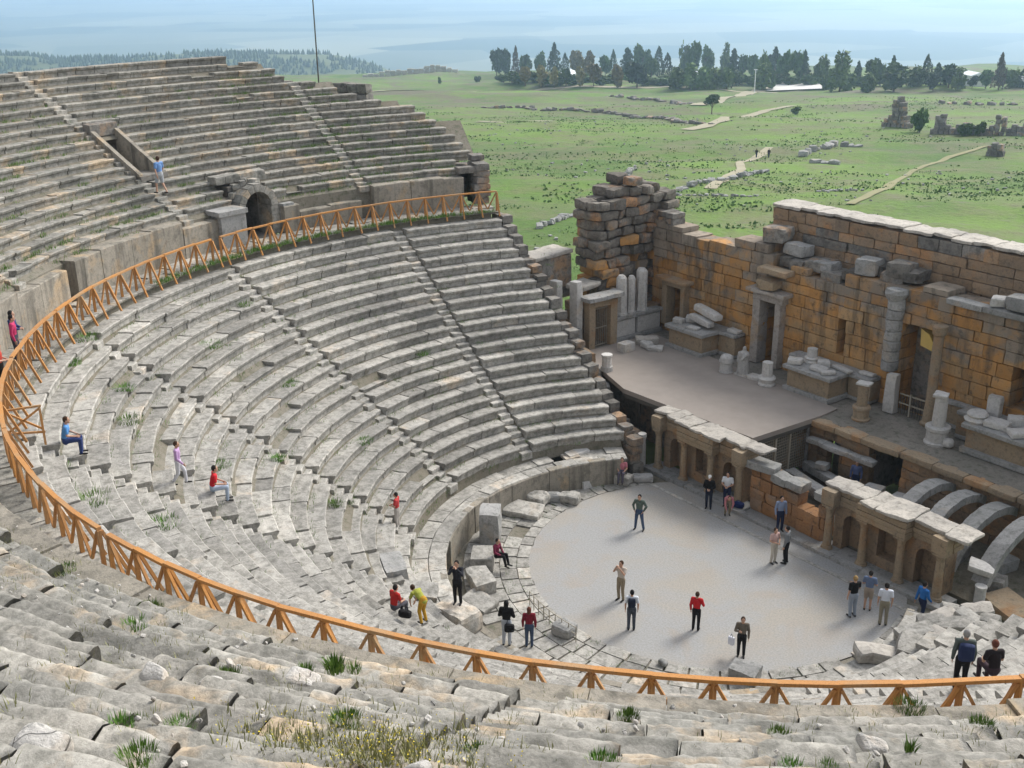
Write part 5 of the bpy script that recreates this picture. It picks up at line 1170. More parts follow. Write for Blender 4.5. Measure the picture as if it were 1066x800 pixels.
TREES = [(-661.4,467.8,21.4,9.6,'round'), (-642.4,461.8,21.7,8.7,'round'), (-647.9,475.6,22,6.6,'conifer_brown'), (-620.3,463.4,19,8.5,'broad'), (-615.3,473.5,19.8,10,'broad'), (-624.5,493.1,28.6,10.9,'conifer'), (-632.9,510,19.9,5.2,'cypress'), (-586.4,482.3,18.7,9.1,'ochre'), (-551.1,463.6,18.5,8,'ochre'), (-449.9,333.5,10.8,5.8,'ochre'), (-441.4,337.8,11.8,6.8,'ochre'), (-434.3,340.4,11.7,6.2,'ochre'), (-429.2,344,11.2,4.6,'broad'), (-421.6,347.3,10.6,6.1,'ochre'), (-417.5,352.9,12.2,7.2,'ochre'), (-408.4,361.3,12.1,6.6,'ochre'), (-546.3,473.8,15.1,8,'broad'), (-533.6,469.4,25,3.9,'cypress'), (-536,484.2,26.8,10,'pine'), (-547,507.5,21.9,11,'broad'), (-531.1,507.7,30,5.4,'cypress'), (-464.5,450.7,18.6,5.4,'cypress'), (-404.1,370.6,14.3,11.8,'round'), (-464,437.6,14.6,7.1,'broad'), (-378.3,373.9,11.9,9,'willow'), (-371.6,375.9,12.3,8.9,'willow'), (-365.1,377.8,12.2,8.9,'willow'), (-361.4,382.7,11.7,8.9,'willow'), (-359.4,388.8,11.8,8,'willow'), (-361,393.9,13.5,5,'conifer'), (-521.8,523.7,26,8.2,'willow'), (-470.8,480.7,25,8.1,'broad'), (-515.9,538.8,20.5,8.9,'broad'), (-505.7,545.7,21.2,6.8,'willow'), (-455.4,498.3,19.3,6.9,'pine'), (-450.4,501.4,16.1,7.5,'broad'), (-442.4,501.1,16.6,7.4,'broad'), (-381.2,441,18,6.5,'willow'), (-438.8,517,20.7,8.8,'conifer'), (-370.9,444.4,16.7,7,'broad'), (-359.9,441.9,18.1,7.5,'broad'), (-356.5,443,17.5,5.3,'conifer'), (-344.6,441.2,15.7,7.3,'willow'), (-350.8,407,13,11.1,'willow'), (-301.1,400.8,17.6,11.4,'willow'), (-315,432,13.5,5,'conifer'), (-292.3,413.6,14.3,7.6,'broad'), (-287.6,420.5,15.8,5.8,'conifer'), (-262.8,386.8,12.3,11.5,'broad'), (-263.6,404.1,9.9,8.2,'willow'), (-261.5,407.2,15.1,3.7,'cypress'), (-250.4,396.4,7.8,4.9,'round'), (-250.6,407.6,10.3,7.2,'round'), (-259.9,413.2,10.5,4.6,'conifer'), (-244.4,405,8.8,5.8,'willow'), (-244.5,415.7,5.6,4.1,'round'), (-238.7,416.4,8.9,5.9,'broad'), (-230.9,412.8,14.8,5.4,'conifer_brown'), (-231.2,423.4,8.9,5.9,'willow'), (-226.3,422.9,11.2,3.6,'cypress'), (-269.7,377.2,9.5,7.9,'willow'), (-319.4,414.6,9.1,6.9,'willow'), (-225,237,7.3,7.7,'umbrella'), (-198.2,245.4,2.9,3.4,'bush'), (-123.2,197.5,6.4,4.3,'bush'), (-110.9,195.9,4.1,3.3,'bush'), (-107.7,196.6,3.8,2.8,'bush'), (-446.8,520.9,14.4,6.3,'pine'), (-315.5,562,6.2,6,'willow'), (-570.8,358.6,5.1,3.7,'bush'), (-616.4,419,6.4,4.8,'bush'), (-494.2,351.6,5.8,8.5,'shrub'), (-459.7,332,7.1,9,'shrub'), (-454.8,334.7,6,6.9,'shrub'), (-456.1,344,6.6,6.9,'shrub'), (-443.2,343.1,7,9.4,'shrub'), (-436,345.6,8.1,8.3,'shrub'), (-432.2,351,6.4,9.4,'shrub'), (-459.9,383.7,6.3,10.6,'shrub'), (-421.9,361.3,6.4,9.4,'shrub'), (-442.4,389.6,6.8,7.7,'shrub'), (-444,401.7,5.8,7.3,'shrub'), (-409.2,381.5,6.5,10,'shrub'), (-410.4,393.7,5.5,9.6,'shrub'), (-413.7,403.3,7.2,9.7,'shrub'), (-384.3,425.8,7.7,7.5,'shrub'), (-377.2,424.7,5.5,9,'shrub'), (-373.2,426.7,7.1,7.4,'shrub'), (-370.2,434.5,8.3,8.5,'shrub'), (-364.7,434.8,7.1,8,'shrub'), (-357.6,433.8,6,8.9,'shrub'), (-344.9,433.3,7,7.8,'shrub'), (-344.6,444.9,8.1,9.5,'shrub'), (-340.3,447.2,7.6,8.4,'shrub'), (-322.2,436.4,5.8,9.7,'shrub'), (-310.5,431.1,6.2,8,'shrub'), (-294.5,421.5,6.5,6.8,'shrub'), (-291,434,6.1,7.4,'shrub'), (-266.4,404,6.6,7.8,'shrub'), (-258.9,414.6,6.2,8.3,'shrub'), (-274.1,456.6,7.7,6.5,'shrub'), (-262.8,450.3,6.6,6.9,'shrub'), (-265.9,477.9,6.9,9.2,'shrub'), (-244.5,450.6,5,6.7,'shrub')]
# ------------------------------------------------------------------ vegetation
rv = random.Random(41); nr = np.random.RandomState(5)
def leafmat(name, a, b, c=None):
    m, nt, bs = newmat(name); t = NT(nt); at = t.n('ShaderNodeAttribute', attribute_name='tint').outputs['Fac']
    g = t.n('ShaderNodeObjectInfo').outputs['Random']
    col = t.mix(t.ramp(at, .15, .85), a, b); hs = t.n('ShaderNodeHueSaturation'); t.l(col, hs.inputs['Color'])
    t.l(t.math('ADD', t.math('MULTIPLY', g, .5), .75), hs.inputs['Value']); t.l(t.math('ADD', t.math('MULTIPLY', g, .03), .485), hs.inputs['Hue'])
    t.l(hs.outputs['Color'], bs.inputs['Base Color']); bs.inputs['Roughness'].default_value = .75; return m
LM = dict(dark=leafmat('dark_foliage', (.022, .042, .018), (.055, .09, .034)), green=leafmat('green_foliage', (.04, .08, .02), (.095, .155, .038)), willow=leafmat('willow_foliage', (.055, .10, .024), (.13, .19, .05)), tussock=leafmat('tussock', (.055, .11, .024), (.11, .18, .045)), ochre=leafmat('ochre_foliage', (.13, .115, .04), (.25, .205, .08)), brown=leafmat('brown_foliage', (.05, .04, .025), (.11, .085, .05)), grass=leafmat('grass_blade', (.06, .14, .018), (.15, .26, .045)), dry=leafmat('dry_blade', (.19, .21, .07), (.34, .33, .16)))
BARK = plain('bark', (.12, .09, .065), .9, .4, 3, .3)
def leaves(mb, C, size, rnd=nr):
    """leaf-clump faces at points C"""
    n = len(C); d = rnd.normal(size=(n, 3)); d /= np.linalg.norm(d, axis=1, keepdims=True); e = np.cross(d, rnd.normal(size=(n, 3))); e /= np.linalg.norm(e, axis=1, keepdims=True) + 1e-9
    f = np.cross(d, e); s = size * rnd.uniform(.5, 1.3, (n, 1)); k = rnd.uniform(.4, .9, (n, 1))
    V = np.stack([C - e * s, C + f * s * k, C + e * s, C - f * s * k], 1).reshape(-1, 3)
    mb.add(V, np.arange(4 * n).reshape(n, 4), np.clip(.5 + .9 * fbm(C * 3.1, 3, 2) * .5 + rnd.normal(0, .15, n), 0, 1))
def crown_pts(kind, n, rnd):
    def inball(m): 
        v = rnd.normal(size=(m, 3)); v /= np.linalg.norm(v, axis=1, keepdims=True); return v * rnd.uniform(.25, 1, (m, 1)) ** .5
    if kind in ('round', 'broad', 'willow', 'ochre', 'bush', 'umbrella', 'shrub'):
        lob = dict(round=(11, .56, .40, .30, .20), broad=(12, .54, .42, .28, .19), willow=(13, .46, .45, .30, .20), ochre=(10, .54, .40, .26, .18), shrub=(9, .42, .40, .34, .24), bush=(8, .45, .40, .3, .2), umbrella=(12, .66, .25, .42, .14))[kind]
        k, zc, zr, rr, lr = lob; P = []
        for i in range(k):
            v = rnd.normal(size=3); v /= np.linalg.norm(v); v *= rnd.uniform(.5, 1); c = np.array([v[0] * rr, v[1] * rr, zc + v[2] * zr * .75]); r = lr * rnd.uniform(.75, 1.35)
            P.append(c + inball(n // k) * [r, r, r * (1.0 if kind != 'umbrella' else .7)])
        P = np.concatenate(P); 
        if kind == 'willow': P[:, 2] -= rnd.uniform(0, .12, len(P)) * (np.hypot(P[:, 0], P[:, 1]) > .2)
        return P[P[:, 2] > .03]
    if kind == 'cypress':
        z = rnd.uniform(.05, 1, n); r = .5 * np.sin(np.clip((1 - z) * 2.2, 0, PI / 2)) ** .8 * np.clip(z * 6, .3, 1); a = rnd.uniform(0, 2 * PI, n); q = np.sqrt(rnd.uniform(.3, 1, n)) * (1 + .2 * np.sin(a * 3 + z * 9))
        return np.stack([r * q * np.cos(a), r * q * np.sin(a), z], 1)
    z = rnd.uniform(.06, 1, n); tier = np.abs(np.sin(z * 15)) * .35 + .65; r = .5 * (1 - z) ** (.75 if kind != 'pine' else .5) * tier * (1.15 if kind != 'pine' else .85); a = rnd.uniform(0, 2 * PI, n); q = np.sqrt(rnd.uniform(.15, 1, n)) * (1 + .3 * np.sin(a * 3 + z * 11))
    return np.stack([r * q * np.cos(a), r * q * np.sin(a), z + rnd.normal(0, .012, n)], 1)
KD = dict(round=('dark', .5, 'dense dark round-headed tree', 'round-headed tree', 'round_tree'), broad=('green', .5, 'mid-green spreading tree', 'spreading tree', 'spreading_tree'), willow=('willow', .5, 'pale green drooping tree', 'drooping tree', 'drooping_tree'), ochre=('ochre', .5, 'ochre-tinged young tree', 'ochre tree', 'ochre_tree'), cypress=('dark', 1, 'slim dark cypress', 'cypress', 'cypress_tree'), conifer=('dark', 1, 'dark cone-shaped conifer', 'cone-shaped conifer', 'conifer_tree'), conifer_brown=('brown', 1, 'brownish bare-looking conifer', 'brownish conifer', 'conifer_tree'), pine=('dark', 1, 'shaggy dark pine', 'shaggy pine', 'pine_tree'), umbrella=('dark', .5, '', '', 'round_tree'), shrub=('green', .5, 'low dark-green shrub', 'shrub', 'shrub'), bush=('green', .5, 'low green bush', 'bush', 'bush'))
def tree_proto(kind, seed):
    rnd = np.random.RandomState(seed); m = KD[kind][0]; root = thing(KD[kind][4], 'x', kind if kind in ('bush', 'shrub') else 'tree')
    mb = MB(); lathe(mb, (0, 0, -.05), [(.035, 0), (.024, .25), (.016, .6), (.006, .85)] if kind not in ('umbrella',) else [(.03, 0), (.024, .3), (.02, .55)], 7)
    if kind not in ('cypress', 'conifer', 'pine', 'conifer_brown', 'bush'):
        for k in range(5):
            a = rnd.uniform(0, 2 * PI); capsule(mb, (0, 0, .28 + .05 * k), (.24 * math.cos(a), .24 * math.sin(a), .55 + .05 * k), .014, .006, 6)
    mb.build('trunk', BARK, root)
    mb = MB(); n = 1000 if kind != 'umbrella' else 1500; leaves(mb, crown_pts(kind, n, rnd), dict(cypress=.05, umbrella=.035, conifer=.055, pine=.06, conifer_brown=.05).get(kind, .085), rnd); mb.build('crown', LM[m], root); return root
protos = {}; cnt = {}
ORD = ['first', 'second', 'third', 'fourth', 'fifth', 'sixth', 'seventh', 'eighth', 'ninth', 'tenth', 'eleventh', 'twelfth', 'thirteenth', 'fourteenth', 'fifteenth', 'sixteenth', 'seventeenth', 'eighteenth', 'nineteenth', 'twentieth', 'twenty-first', 'twenty-second', 'twenty-third', 'twenty-fourth', 'twenty-fifth', 'twenty-sixth', 'twenty-seventh', 'twenty-eighth', 'twenty-ninth', 'thirtieth', 'thirty-first', 'thirty-second', 'thirty-third', 'thirty-fourth', 'thirty-fifth']
def bearing(x, y): return math.atan2(x - 27, y + 30)
SPECIAL = {}
for (x, y, H, W, kind) in sorted(TREES, key=lambda t: bearing(t[0], t[1])):
    v = cnt.get(kind, 0); cnt[kind] = v + 1; key = (kind, v % 3)
    first = key not in protos
    if first: protos[key] = tree_proto(kind, 100 + 7 * len(protos))
    z = float(terr(np.array(x), np.array(y))); o = protos[key]
    if not first: o = dup(o)
    o.location = (x, y, z - .1); o.rotation_euler = (0, 0, rv.uniform(0, 6.28))
    if kind in ('pine', 'conifer', 'cypress'): H *= rv.uniform(.66, .92)
    wr = {'cypress': 1.25, 'conifer': 1.3, 'pine': 1.45, 'conifer_brown': 1.25, 'umbrella': .9, 'bush': 1.0}.get(kind, 1.3)
    w_ = W * wr * rv.uniform(.95, 1.15); o.scale = (w_, w_ * rv.uniform(.9, 1.1), H)
    if kind == 'umbrella': o['label'] = 'lone umbrella-shaped dark tree standing in the open field beside a path'
    elif kind == 'bush': o['label'] = KD[kind][2] + ', %s of the field bushes counted from the left' % ORD[v]; o['group'] = 'bushes in the field'
    else: o['label'] = KD[kind][2] + ', %s %s from the left in the far tree belt' % (ORD[v], KD[kind][3]); o['group'] = 'trees of the far belt'

# grass tufts between the stones
def blades(mb, c, n, h, spread, rnd, lean=.5):
    a = rnd.uniform(0, 2 * PI, n); r = spread * np.sqrt(rnd.uniform(0, 1, n)); B = np.stack([c[0] + r * np.cos(a), c[1] + r * np.sin(a), np.full(n, c[2])], 1)
    hh = h * rnd.uniform(.45, 1.1, n); d = np.stack([np.cos(a), np.sin(a), a * 0], 1) * (lean * rnd.uniform(.2, 1, n) * hh)[:, None] + rnd.normal(0, .12, (n, 3)) * hh[:, None] * [1, 1, 0]
    w = np.stack([-np.sin(a + rnd.uniform(-1, 1, n)), np.cos(a), a * 0], 1) * (h * .045 * rnd.uniform(.6, 1.4, n))[:, None]
    m = B + d * .45 + np.stack([a * 0, a * 0, hh * .6], 1); tp = B + d + np.stack([a * 0, a * 0, hh], 1)
    V = np.stack([B - w, B + w, m + w * .7, m - w * .7, tp], 1).reshape(-1, 3); i = np.arange(n)[:, None] * 5
    t = np.clip(rnd.normal(.5, .25, n), 0, 1)
    mb.add(V, i + np.array([[0, 1, 2, 3]]), t); n0 = mb.n; mb.add(np.zeros((0, 3)), (i + np.array([[3, 2, 4]])) - len(V), t)
def tuft(label, loc, h, sp, n, mat='grass', group='grass tufts among the stones', lean=.5):
    mb = MB(); blades(mb, loc, n, h, sp, np.random.RandomState(int(abs(loc[0] * 37 + loc[1] * 91)) % 9999), lean); put(mb, 'grass_tuft', LM[mat], loc, label, 'grass tuft', group)
for lb, x, y, z, h, sp, n in (
    ('large dark green tuft just below the railing on the left foreground', 9.7, -25.2, 12.25, .55, .38, 220), ('small green tuft beside the large dark one under the railing', 10.7, -24.9, 12.3, .32, .2, 90),
    ('dark green tuft against a broken seat, left foreground', 15.1, -25.85, 14.2, .42, .30, 180), ('bright green upright tuft right of the broken seat', 14.65, -24.6, 13.5, .42, .2, 140), ('leafy tuft with tall stalks under the railing bend', 14.7, -24.15, 13.4, .6, .25, 110), ('thin weed patch right of the tall stalks', 14.5, -23.75, 13.1, .4, .2, 60),
    ('spiky green tuft in the bottom middle foreground', 17.8, -21.3, 13.1, .34, .28, 200), ('low green mat on the lower left terrace', 17.7, -27.75, 16.0, .18, .28, 150), ('second low green mat right of the lower left one', 18.0, -27.4, 16.0, .2, .3, 170),
    ('bushy green tuft above the yellow flowers', 18.1, -25.7, 15.3, .28, .32, 220), ('green tuft at the bottom edge left of centre', 19.4, -24.9, 15.35, .22, .25, 180), ('broad green tuft at the bottom edge near the centre', 20.2, -23.9, 15.2, .28, .34, 260),
    ('pale green weed clump right of centre below the railing', 19.6, -20.3, 13.45, .3, .3, 150), ('green tuft at the bottom edge right of centre', 21.2, -22.1, 14.9, .22, .3, 200), ('second green tuft at the bottom edge right of centre', 21.4, -21.8, 14.9, .2, .22, 130),
    ('bright green grass strip close under the right railing', 19.3, -16.8, 12.1, .32, .45, 240), ('rounded green tuft in the right foreground', 20.6, -17.1, 12.7, .34, .32, 220), ('thin stalky weed in the right foreground', 21.3, -20.1, 14.2, .5, .12, 40), ('grass beside the rightmost railing posts', 20.9, -15.9, 12.2, .3, .3, 170),
    ('dark weed by the boulder in the bottom left corner', 18.9, -28.9, 16.9, .24, .18, 120), ('dark leafy weed at the bottom edge, far left', 19.5, -28.2, 17.0, .26, .3, 180), ('olive tuft in front of the left boulders', 18.2, -28.0, 16.4, .28, .25, 120), ('yellowish weed by the railing bend, left foreground', 7.3, -26.0, 12.3, .3, .45, 120), ('wispy weed on the left foreground seats', 11.6, -26.0, 13.3, .35, .4, 80)):
    tuft(lb, (x, y, z), h * .36, sp * .55, int(n * 1.6))
for k, (x, y, r, th) in enumerate(((-9.08, -19.73, 8.4, .5), (-13.95, -19.47, 10.08, .55), (-11.89, -20.64, 9.9, .35), (-15.29, -14.23, 8.31, .5), (-14.15, -11.49, 6.3, .45), (-1.96, -23.1, 9.23, .6), (-1.79, -21.29, 7.97, .5), (-8.11, -17.14, 6.29, .45), (-11.11, -19.16, 8.82, .4), (-9.06, -14.45, 5.46, .3), (-7.42, -13.08, 3.77, .35), (-18.27, -11.37, 8.82, .4), (-15.63, -3.81, 5.62, .4), (-11.09, -9.63, 4.16, .4))):
    tuft(['weed patch in the middle of the lower seats, left of a dark riser', 'weed patch just inside the railing at upper left', 'small weed patch near the railing at far left', 'largest weed patch high in the lower seats', 'weed patch below the second stairway from the left', 'brown-green weed patch near the railing bend', 'weed patch on the slope of broken seats', 'weed patch beside the red-topped sitting visitor', 'small weed patch among pale treads on the left', 'tiny weed patch on a tread in the centre', 'weed patch low in the curved seats', 'weed patch beside the upper stairway', 'weed patch in the straight rows', 'weed patch beside the second stairway, lower down'][k], (x, y, r - .03), .2, th, 200, 'grass', 'weed patches on the lower seats', .8)
# unnumbered weeds: one mass
mb = MB(); rn = np.random.RandomState(9)
for k in range(3800):                                        # along the risers of the far upper rows
    j = rn.randint(1, 16); r = UR + UDR * j - rn.uniform(.0, .12); th = math.radians(rn.uniform(165, 236))
    if abs(th - ARCH) * r < 1.5 or abs(th - VOM) * r < .9 or th < up_end(r) + .01 or fbm([[math.degrees(th) / 4, j * .8, 2]], 5)[0] < -.05: continue
    blades(mb, pol(r, th, UZ + UDZ * (j - 1) - .02), 10, .18, .22, rn, .7)
for k in range(2400):
    i = rn.randint(0, NL); r = R0 + DR * i - rn.uniform(0, .1); th = math.radians(rn.uniform(155, 330))
    if fbm([[math.degrees(th) / 5, i * .6, 4]], 6)[0] < -.02: continue
    blades(mb, pol(r, th, Z0 + DZ * i - .02), 9, .14, .2, rn, .7)
for k in range(500):                                         # along the gangway under the far railing
    th = math.radians(rn.uniform(162, 215)); blades(mb, pol(rn.uniform(22.1, 22.5), th, DIAZ - .03), 9, .2, .15, rn, .6)
for k in range(260):                                         # in the joints of the paved ring
    t_ = math.radians(rn.uniform(150, 375)); r_ = rn.uniform(7.55, 9.6); x, y = r_ * math.cos(t_), r_ * math.sin(t_)
    if math.hypot(x, y - CY) < 8.8 and y < 3.5: blades(mb, (x, y, .0), 8, .11, .13, rn, .8)
tag(mb.build('grass', LM['grass']), 'short green weeds growing along the seat risers', 'weeds', None, 'stuff')
mb = MB(); mf = MB()
for k in range(3200):
    th = math.radians(rn.uniform(272, 342)); j = rn.randint(0, 18); r = UR + UDR * j + rn.uniform(-.1, .5)
    if fbm([[math.degrees(th) / 3, j * .5, 7]], 8)[0] < -.1: continue
    blades(mb, pol(r, th, UZ + UDZ * j - .03), 7, .09, .16, rn, .9)
for k in range(520):
    x, y = 18.9 + rn.normal(0, .75), -25.75 + rn.normal(0, .6); r = math.hypot(x, y - CY); z = up_z(r)
    blades(mb, (x, y, z - .05), 6, .13, .1, rn, .7); c = np.array([[x + rn.normal(0, .06), y + rn.normal(0, .06), z + rn.uniform(.04, .14)] for _ in range(2)]); leaves(mf, c, .011, rn)
tag(mb.build('dry_grass', LM['dry']), 'thin yellowing grass over the foreground stones', 'dry grass', None, 'stuff')
tag(mf.build('flowers', plain('yellow_petal', (.62, .50, .03), .7, .2)), 'tiny yellow flowers over the foreground stones', 'flowers', None, 'stuff')

mb = MB()
for k in range(900):
    th = math.radians(rn.uniform(270, 343)); j = rn.randint(0, 19); r = UR + UDR * j + rn.uniform(.05, .62); d_ = rn.uniform(.02, .075) * (1.6 if rn.rand() < .1 else 1)
    if fbm([[math.degrees(th) / 2.5, j * .45, 1]], 18)[0] < -.05: continue
    x, y, z = pol(r, th, UZ + UDZ * j); rock(mb, (x, y, z + d_ * .2), (d_ * 1.3, d_, d_ * .7), (rn.uniform(0, 1), rn.uniform(0, 1), rn.uniform(0, 3)), d_ * .2, d_ * .3, 2, rn.uniform(.2, .9), 9)
tag(mb.build('stone_chips', M['near']), 'small broken stone chips strewn over the foreground terraces', 'stone chips', None, 'stuff')
# ------------------------------------------------------------------ the field beyond
M['path'] = plain('pale_earth', (.33, .30, .21), .95, .3, .6, .2)
M['path_faint'] = plain('trodden_grass', (.24, .23, .12), .95, .3, .6, .2)
drape('road', [(-457.5, 238.9), (-446, 272), (-444, 310), (-436, 336), (-416.9, 353.7), (-401, 374), (-371, 379), (-330, 392)], 6, M['path'], .25, 5)
drape('path', [(-240, 156), (-226, 160), (-211, 161)], 3.0, M['path'], .2, 3)
drape('path', [(-366.7, 428.2), (-328.8, 369.9), (-282.9, 302.9), (-250, 262), (-240, 246)], 6, M['path'], .25, 5)
drape('path', [(-213, 262), (-214, 250), (-208, 232), (-177.9, 190.5), (-169.6, 176.2), (-168, 168)], 4, M['path'], .2, 3)
drape('path', [(-83, 87.0), (-93, 102.0), (-98.4, 110.7), (-108.2, 121.0), (-116.3, 135.4), (-122, 145)], 1.7, M['path'], .12, 2)
drape('path', [(-58.9, 87.0), (-67.0, 105.9), (-81.4, 133.5), (-89.5, 155.8), (-92.4, 173.2), (-86, 190)], 1.1, M['path_faint'], .12, 2)
def fieldwall(label, pts, w, h, mat, name='ruined_wall', cat='ruin', seed=1, n=None, group='ruins in the field', step=None):
    r_ = random.Random(seed); mb = MB(); step = step or w * .9
    for a, b in zip(pts[:-1], pts[1:]):
        L = math.dist(a, b); k = max(1, int(L / step))
        for i in range(k):
            u = (i + r_.random()) / k; x, y = a[0] + (b[0] - a[0]) * u + r_.gauss(0, w * .3), a[1] + (b[1] - a[1]) * u + r_.gauss(0, w * .3); z = float(terr(np.array(x), np.array(y))); hh = h * r_.uniform(.35, 1.1)
            rock(mb, (x, y, z + hh * .4), (w * r_.uniform(.6, 1.3), w * r_.uniform(.6, 1.2), hh), (r_.gauss(0, .1), r_.gauss(0, .1), r_.uniform(0, 3)), .08 * w, .15 * w, 2, r_.gauss(.45, .25))
    x, y = pts[0]; put(mb, name, M[mat], (x, y, float(terr(np.array(x), np.array(y)))), label, cat, group)
FW = [('long dark ruin bank crossing the field before the trees, left part', [(-303.4, 201.5), (-293.2, 211.0), (-270.6, 212), (-254.3, 215.3), (-239.8, 213)], 2.2, 1.3, 'wallgrey'), ('dark ruin bank continuing right towards the lone tree', [(-236, 210), (-205, 193), (-185.3, 182.3), (-171.9, 179.3)], 2.0, 1.1, 'wallgrey'), ('faint upper ruin bank just before the road', [(-345, 293), (-325.6, 290.7), (-293.8, 287.4), (-250, 252)], 2.4, 1.2, 'wallgrey'),
      ('stone line running down to the stage from the field, left of the tower', [(-69.7, 45.3), (-73.5, 52.6), (-76.1, 57.8), (-78.9, 62.6)], .9, .7, 'greystone'), ('stone line behind the tower top', [(-84.0, 80.4), (-88.4, 92.8), (-94.0, 112.2)], 1.0, .7, 'greystone'), ('low grey ruin heap in mid-field, longest of the heaps', [(-110.0, 140.4), (-114.3, 156.8), (-111.0, 162.3)], 1.8, 1.2, 'greystone'), ('short ruin heap left of the longest heap', [(-102.8, 134.3), (-97, 134)], 1.5, 1.1, 'greystone'), ('scattered stone heap in the field above the tower', [(-102.7, 88.3), (-113.3, 100.2)], .8, .7, 'greystone'),
      ('stone scatter near the upper wall, left half', [(-80.2, 76.7), (-71.8, 84.6)], .6, .4, 'greystone'), ('stone scatter near the upper wall, right half', [(-70.6, 95.0), (-66.6, 100.4)], .6, .45, 'greystone'), ('dark bank of stones before the ruin row on the right', [(-181.1, 295.4), (-159.7, 306.5)], 2, 1.2, 'wallgrey')]
for i, (lb, pts, w_, h_, m_) in enumerate(FW): fieldwall(lb, pts, w_, h_, m_, 'stone_bank', 'ruin', 50 + i, group='stone banks in the field')
def ruinrow(label, a, b, heights, th, mat, seed):
    r_ = random.Random(seed); mb = MB(); n = len(heights); d = math.dist(a, b) / n; az = math.atan2(b[1] - a[1], b[0] - a[0])
    for i, h in enumerate(heights):
        x, y = a[0] + (b[0] - a[0]) * (i + .5) / n, a[1] + (b[1] - a[1]) * (i + .5) / n; z = float(terr(np.array(x), np.array(y)))
        k = max(1, int(h / .9))
        for q in range(k): rock(mb, (x + r_.gauss(0, .1), y + r_.gauss(0, .1), z + h * (q + .5) / k - .2), (d * r_.uniform(.75, 1.08), th * r_.uniform(.8, 1.2), h / k * 1.02), (0, 0, az + r_.gauss(0, .06)), .12, .15, 3, r_.gauss(.5, .25))
    put(mb, 'ruined_wall', M[mat], (a[0], a[1], float(terr(np.array(a[0]), np.array(a[1])))), label, 'ruin', 'ruins in the field')
ruinrow('tall ragged ruin standing among bushes in the right of the field', (-137.5, 203.6), (-129.0, 202.4), [1.2, 2.2, 3.0, 6.6, 7.4, 6.0, 3.0, 1.5], 1.8, 'wallgrey', 1)
ruinrow('long low ruin row with two reddish pillar stumps, right edge of the field', (-119.5, 195.5), (-97.5, 202.5), [1.4, 4.2, 4.5, 2.2, 1.5, 2.4, 2.8, 2.9, 2.2, 1.6, 1.8, 2.4, 4.6, 4.2, 1.8, 2.6, 2.2, 2.8, 1.7, 1.2], 1.6, 'wallgrey', 2)
ruinrow('square dark ruin stump alone at the right of the field', (-86.2, 163.2), (-83.2, 164.3), [2.0, 2.6, 2.4], 1.6, 'wallgrey', 3)
def sl(s, l): return (s * EX + l * .5938, s * EY + l * .8046)
ruinrow('pale broken wall along the plateau edge above the far seats', sl(880, -125), sl(880, -48), [3, 4, 3.5, 5, 6, 5.5, 6, 5, 6, 5, 4.5, 6, 6.5, 6, 5, 4, 3], 3, 'topslab', 4)
# pale paved area and white buildings behind the trees
mb = MB(); V = [(-345, 402), (-318, 416), (-352, 462), (-380, 446)]; mb.add([(x, y, float(terr(np.array(x), np.array(y))) + .5) for x, y in V], [[0, 1, 2, 3]]); struct(mb.build('paved_yard', plain('pale_concrete', (.62, .60, .56), .9, .15, .2)))
def shed(label, x, y, az, w, d, h, col):
    z = float(terr(np.array(x), np.array(y))); root = thing('white_building', label, 'building', (x, y, z), None, az)
    mb = MB(); box2(mb, (-w / 2, -d / 2, -1), (w / 2, d / 2, h)); mb.build('wall', col, root); mb = MB(); prism(mb, [(-d / 2 - .4, h + .003), (d / 2 + .4, h + .003), (0, h + d * .18)], 'x', -w / 2 - .4, w / 2 + .4); mb.build('roof', plain('white_sheet', (.75, .77, .8), .6, .1), root)
    mb = MB()
    for k in range(3): box2(mb, (-w * .35 + k * w * .27, -d / 2 - .03, h * .25), (-w * .35 + k * w * .27 + w * .14, -d / 2 + .05, h * .7))
    mb.build('window', M['steel'], root)
WHP = plain('white_plaster', (.72, .72, .70), .8, .1)
shed('white shed seen between the trees at the right, with a pale roof', -252, 428, -.55, 10, 7, 5, WHP); shed('long low white shed at the right edge of the tree belt', -226, 428, -.5, 22, 6, 2.6, WHP)
shed('white building glimpsed behind the ochre trees at the left of the belt', -462, 372, -.9, 16, 8, 5, WHP); shed('white building glimpsed in the middle of the tree belt', -405, 415, -.8, 14, 8, 5, WHP)
mb = MB(); x, y = -330, 376; z = float(terr(np.array(x), np.array(y))); lathe(mb, (x, y, z), [(.22, 0), (.16, 10.5)], 8); box(mb, (x, y, z + 10.4), (1.6, .4, .3), .6); put(mb, 'lamp_post', WHP, (x, y, z), 'thin pale lamp post by the road before the trees', 'lamp post')
for x, y, lb, c in ((-115.1, 133.3, 'left of two dark-clothed people walking on the field path', DRK), (-113.2, 134.6, 'right of two dark-clothed people walking on the field path', BLK)): person(lb, (x, y, float(terr(np.array(x), np.array(y)))), 120, 'walk', c, NAVY, BLK, 1.75)
